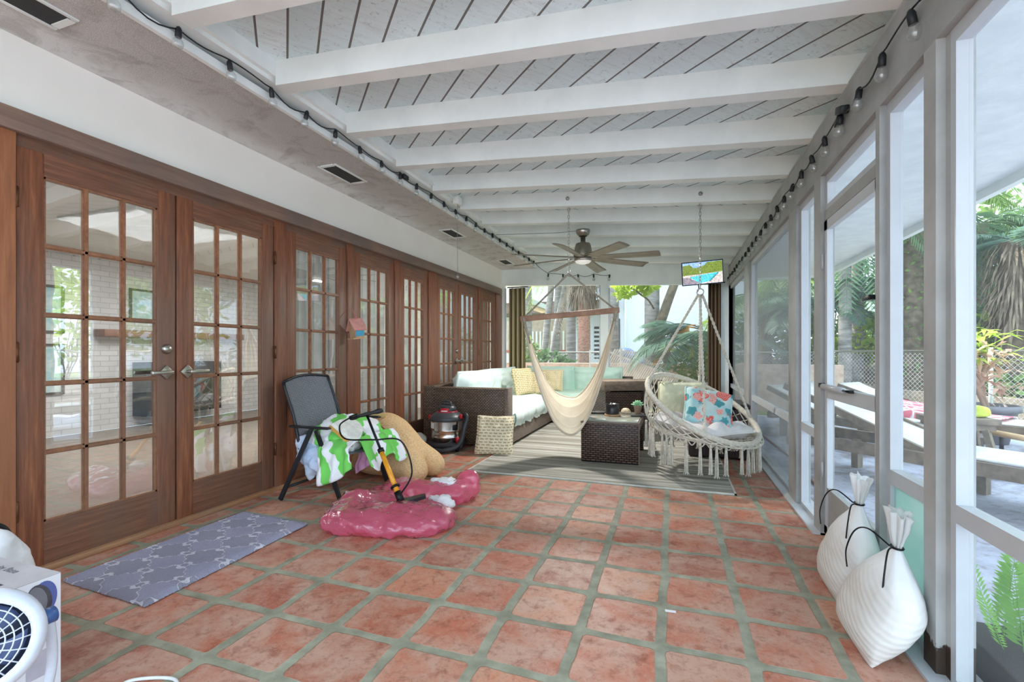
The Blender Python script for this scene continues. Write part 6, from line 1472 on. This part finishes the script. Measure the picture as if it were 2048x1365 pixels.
# building with balcony
nb_ = thing('apartment_house', 'white building with a wavy black balcony railing beyond the door', 'building', pos(1740, 22) + (-.05,))
x, y = pos(1770, 22); MB().box(x - 1.6, x + 9, y, y + 5, -.05, 7).build('wall', M_HW, nb_)
MB().box(x - 1.9, x + 1.4, y - 1.1, y, 4.0, 4.2).build('balcony_slab', M_WHITE, nb_); rl = MB()
for i in range(26):
    xx = x - 1.85 + i * .12; rl.tube([(xx, y - 1.05, 4.2), (xx + .05, y - 1.05, 4.5), (xx - .04, y - 1.05, 4.9), (xx, y - 1.05, 5.3)], .014, 5)
rl.bar((x - 1.9, y - 1.05, 5.3), (x + 1.4, y - 1.05, 5.3), .04, .03).build('railing', M_BLACKM, nb_)
for i in range(3): MB().box(x - .9 + i * 2.4, x + .3 + i * 2.4, y - .02, y, 1.0, 2.3).build('window', mat('grey_window', (120, 130, 142), .2), nb_)
# loungers
M_TEAK = mat('weathered_teak', (146, 130, 112), .75, nscale=12, c2=(112, 98, 84), bump=.3, bscale=40); M_SLG = mat('white_lounger_sling', (236, 234, 228), .7, nscale=5)
def lounger(foot, head, hinge_t, rise, label, w=.64):
    foot, head = Vector(foot), Vector(head); d = (head - foot); L = d.length; d.normalize(); sd3 = Vector((-d.y, d.x, 0))
    t = thing('sun_lounger', label, 'sun lounger', ((foot.x + head.x) / 2, (foot.y + head.y) / 2, -.04), 'wooden sun loungers on the patio')
    zz = .27
    for s_ in (-1, 1): MB().bar(foot + sd3 * s_ * w / 2 + Vector((0, 0, zz)), foot + d * L * .96 + sd3 * s_ * w / 2 + Vector((0, 0, zz)), .045, .10).build('side_rail', M_TEAK, t)
    for f in (.06, .5 , .86):
        for s_ in (-1, 1):
            p = foot + d * L * f + sd3 * s_ * (w / 2 - .05); MB().bar(p + Vector((0, 0, -.04)), p + Vector((0, 0, .24)), .08, .06, up=d).build('leg', M_TEAK, t)
    MB().box(0, .05, -w / 2, w / 2, .23, .31, Matrix.Translation(foot) @ Matrix.Rotation(math.atan2(d.y, d.x), 4, 'Z')).box(L * .94, L * .98, -w / 2, w / 2, .18, .26, Matrix.Translation(foot) @ Matrix.Rotation(math.atan2(d.y, d.x), 4, 'Z')).build('cross_rail', M_TEAK, t)
    hg = foot + d * L * hinge_t
    MB().grid(lambda u, v: foot + d * L * hinge_t * u + sd3 * (v - .5) * (w - .04) + Vector((0, 0, .335 - .012 * sin(pi * v))), 8, 6, thick=.012).build('seat_sling', M_SLG, t)
    be = hg + d * (L * (1 - hinge_t)) + Vector((0, 0, rise))
    MB().grid(lambda u, v: hg.lerp(be, u) + sd3 * (v - .5) * (w - .10) + Vector((0, 0, .335 - .03 * sin(pi * u))), 10, 6, thick=.012).build('back_sling', M_SLG, t)
    for s_ in (-1, 1): MB().bar(hg + sd3 * s_ * (w / 2 - .05) + Vector((0, 0, .30)), be + sd3 * s_ * (w / 2 - .05) + Vector((0, 0, .30)), .035, .06).build('back_rail', M_TEAK, t)
    pb = hg.lerp(be, .7)
    MB().bar(pb + Vector((0, 0, .29)), Vector((pb.x, pb.y, 0)) + d * .12 + Vector((0, 0, .24)), .03, .02).build('prop_stay', M_TEAK, t); return t
lounger((3.05, 3.62, 0), (1.28, 5.56, 0), .54, .46, 'nearest sun lounger with raised back just outside the screen door')
lounger((4.2, 6.0, 0), (2.35, 7.75, 0), .6, .34, 'second sun lounger behind, covered with a pink patterned towel')
lounger((2.6, 6.1, 0), (1.5, 7.6, 0), .55, .30, 'third sun lounger seen low behind the dusty screen')
kp = NT('pink_white_print'); v_ = kp.coord(); vo = kp.n('ShaderNodeTexVoronoi', feature='DISTANCE_TO_EDGE'); vo.inputs['Scale'].default_value = 9; kp.l(v_, vo.inputs['Vector'])
kp.set(Base_Color=kp.ramp(vo.outputs['Distance'], [(.06, rgb(246, 240, 240)), (.12, rgb(232, 120, 134))]), Roughness=.9)
fA, fB = Vector((3.5, 6.66, 0)), Vector((2.25, 7.85, 0)); dd = (fB - fA).normalized(); ds = Vector((-dd.y, dd.x, 0))
o = MB().grid(lambda u, v: fA.lerp(fB, u) + ds * (v - .5) * .82 + Vector((0, 0, .37 + .10 * max(0, u - .1) + .22 * max(0, u - .35) - (.22 * max(0, abs(v - .5) * 2 - .78) * 4) + .012 * vnoise((u * 6, v * 5, 2)))), 30, 20, thick=.01).build('patterned_towel', kp.m); tag(o, 'pink and white patterned towel over the second lounger', 'towel')
# stool
stl = thing('wooden_stool', 'weathered wooden trestle stool beside the grey planter pot', 'stool', (2.88, 6.2, -.04))
MB().box(2.55, 3.12, 6.0, 6.34, .36, .42, bev=.006).box(2.58, 3.09, 6.03, 6.31, .30, .36).build('stool_top', M_TEAK, stl)
for sx in (2.66, 3.02):
    for yy, dy in ((6.06, -.05), (6.28, .05)): MB().bar((sx, yy, .31), (sx + (.06 if sx > 2.8 else -.06), yy + dy, -.04), .08, .05).build('leg', M_TEAK, stl)
o = meta([((2.98, 6.18, .45), (.13, .1, .035)), ((3.02, 6.18, .50), (.09, .08, .05))], .03, lambda p: .012 * vnoise(p * 12)).build('folded_towel', mat('lime_towel', (208, 222, 92), .9)); tag(o, 'folded lime yellow towel on the wooden stool', 'towel')
x, y = pos(1968, 5.9); pt = thing('potted_shrub', 'large grey pot with a pinkish leafy shrub right of the near post', 'potted plant', (x, y, -.04))
MB().lathe([(0, -.04), (.22, -.04), (.30, .36), (.335, .36), (.335, .44), (.30, .44), (.29, .39), (0, .38)], 28, c=(x, y, 0), caps=False).build('pot', mat('grey_plastic_pot', (122, 122, 128), .6), pt)
stm = MB()
for k_ in range(5): stm.tube(spline([(x + rnd.uniform(-.08, .08), y, .38), (x + rnd.uniform(-.1, .1), y, .7), (x + rnd.uniform(-.2, .2), y + rnd.uniform(-.1, .1), 1.0)], 5), .022, 7)
stm.build('stems', mat('tan_stem', (190, 160, 140), .8), pt)
mb = MB()
for i in range(110):
    a = rnd.uniform(0, 2 * pi); c_ = Vector((x + rnd.gauss(0, .12), y + rnd.gauss(0, .1), rnd.uniform(.6, 1.15))); l_ = rnd.uniform(.22, .4); e = c_ + Vector((cos(a) * l_, sin(a) * l_, rnd.uniform(-.22, .12))); sd4 = Vector((-sin(a), cos(a), 0)) * .028; m_ = c_.lerp(e, .5) + Vector((0, 0, .05)); mb.add([c_, m_ - sd4, e, m_ + sd4], [(0, 1, 2, 3)])
mb.build('foliage', L_PK, pt)
mb = MB(); 
for i in range(70):
    a = rnd.uniform(0, 2 * pi); c_ = Vector((x + rnd.gauss(0, .15), y + rnd.gauss(0, .1), rnd.uniform(.95, 1.35))); l_ = rnd.uniform(.25, .5); e = c_ + Vector((cos(a) * l_, sin(a) * l_, rnd.uniform(-.12, .12))); sd4 = Vector((-sin(a), cos(a), 0)) * .03; m_ = c_.lerp(e, .5) + Vector((0, 0, .06)); mb.add([c_, m_ - sd4, e, m_ + sd4], [(0, 1, 2, 3)])
mb.build('green_leaves', L_LT, pt)
x, y = pos(2003, 5.2); o = MB().lathe([(0, .20), (.17, .20), (.19, .23), (.15, .27), (.05, .285), (.02, .30), (.02, .32), (0, .325)], 24, c=(x, y, 0), caps=False).lathe([(.02, -.04), (.02, .21)], 8, c=(x, y, 0)).build('grill_lid', mat('charcoal_enamel', (70, 66, 74), .3)); tag(o, 'round dark lidded fire bowl in front of the grey pot', 'fire bowl')
o = MB().tube([V3(1955, 5.05, .26), V3(2120, 4.5, .20)], .032, 10).build('bamboo_pole', mat('tan_pole', (216, 178, 132), .6, nscale=8)); tag(o, 'tan wooden pole lying across beside the stool', 'pole')
o = meta([(V3(1965, 4.3, .05), (.18, .12, .08)), (V3(2015, 4.2, .05), (.20, .12, .07)), (V3(2060, 4.1, .04), (.16, .12, .07))], .03, lambda p: .02 * vnoise(p * 12)); o.v = [Vector((p.x, p.y, max(p.z, -.038))) for p in o.v]; o = o.build('blue_plastic_bag', mat('dark_blue_film', (52, 84, 148), .2, nscale=8, c2=(26, 44, 96))); tag(o, 'crumpled dark blue plastic under the nearest lounger', 'plastic bag')
o = MB().tube(spline([(1.15, 7.2, -.03), (1.20, 5.6, -.03), (1.15, 4.4, -.03), (1.22, 3.6, -.03), (1.08, 3.0, -.03), (1.12, 2.2, -.03)], 10), .012, 8).build('garden_hose', mat('brick_red_hose', (150, 92, 84), .5)); tag(o, 'thin reddish hose running along the patio outside the screens', 'hose')
# planter with fern just outside the near panel
pl_ = thing('fern_planter', 'green fern growing in a dark planter just outside the near screen panel', 'potted plant', (1.12, 2.05, -.04))
MB().box(.99, 1.32, 1.55, 2.2, -.04, .10, bev=.008).build('trough', mat('dark_trough', (52, 46, 46), .7), pl_); MB().box(1.01, 1.30, 1.57, 2.18, .07, .09).build('soil', M_MULCH, pl_)
mb = MB()
for b0, az, L_, up_ in (((1.07, 2.05, .08), 2.0, .18, .42), ((1.08, 2.08, .08), .9, .26, .40), ((1.10, 2.0, .08), 1.2, .30, .30), ((1.06, 2.02, .08), 3.6, .14, .30), ((1.08, 1.95, .08), 5.2, .25, .22), ((1.10, 2.1, .08), .2, .25, .2)):
    frond(mb, Vector(b0), az, L_, up_, .06, wid=.22, n=26, lw=.05, hang=.1)
mb.build('fern_fronds', leafmat('fern_green', (150, 196, 96), (92, 150, 70), .5), pl_)
mb = MB(); mb.tube(spline([(1.22, 1.78, .08), (1.30, 1.86, .2), (1.40, 1.95, .36)], 5), .003, 5)
for q in ((1.30, 1.86, .22), (1.36, 1.92, .30), (1.40, 1.95, .36), (1.33, 1.88, .26)): leaves(mb, [(Vector(q), (.03, .03, .02))], 5, .05)
mb.build('seedling', L_MD, pl_)
# pool
pw = NT('pool_water'); pw.set(Base_Color=rgb(70, 190, 206), Roughness=.05)
struct(MB().box(9.0, 15.0, .5, 8.6, -.10, -.036).build('floor_pool', pw.m), 'turquoise swimming pool water')
struct(MB().box(8.7, 9.0, .2, 8.9, -.05, -.01).box(8.7, 15, 8.6, 8.9, -.05, -.01).build('trim_pool_coping', M_WALL))
# trees behind the pool that the door glass mirrors
for i, (x, y, s) in enumerate([(17.5, 12, 3), (18.5, 7, 3.2), (18, 2, 3), (17, -4, 3.2), (14, 13.5, 2.6)]):
    bush('garden_tree', 'leafy tree on the far side of the pool, outside the view on the right', [(Vector((x, y, 2.6)), (s, s * .8, 1.9)), (Vector((x, y + 1, 4.4)), (s * .8, s * .7, 1.4))], 1500, .34, L_MD if i % 2 else L_LT, 'tree', 'background trees')
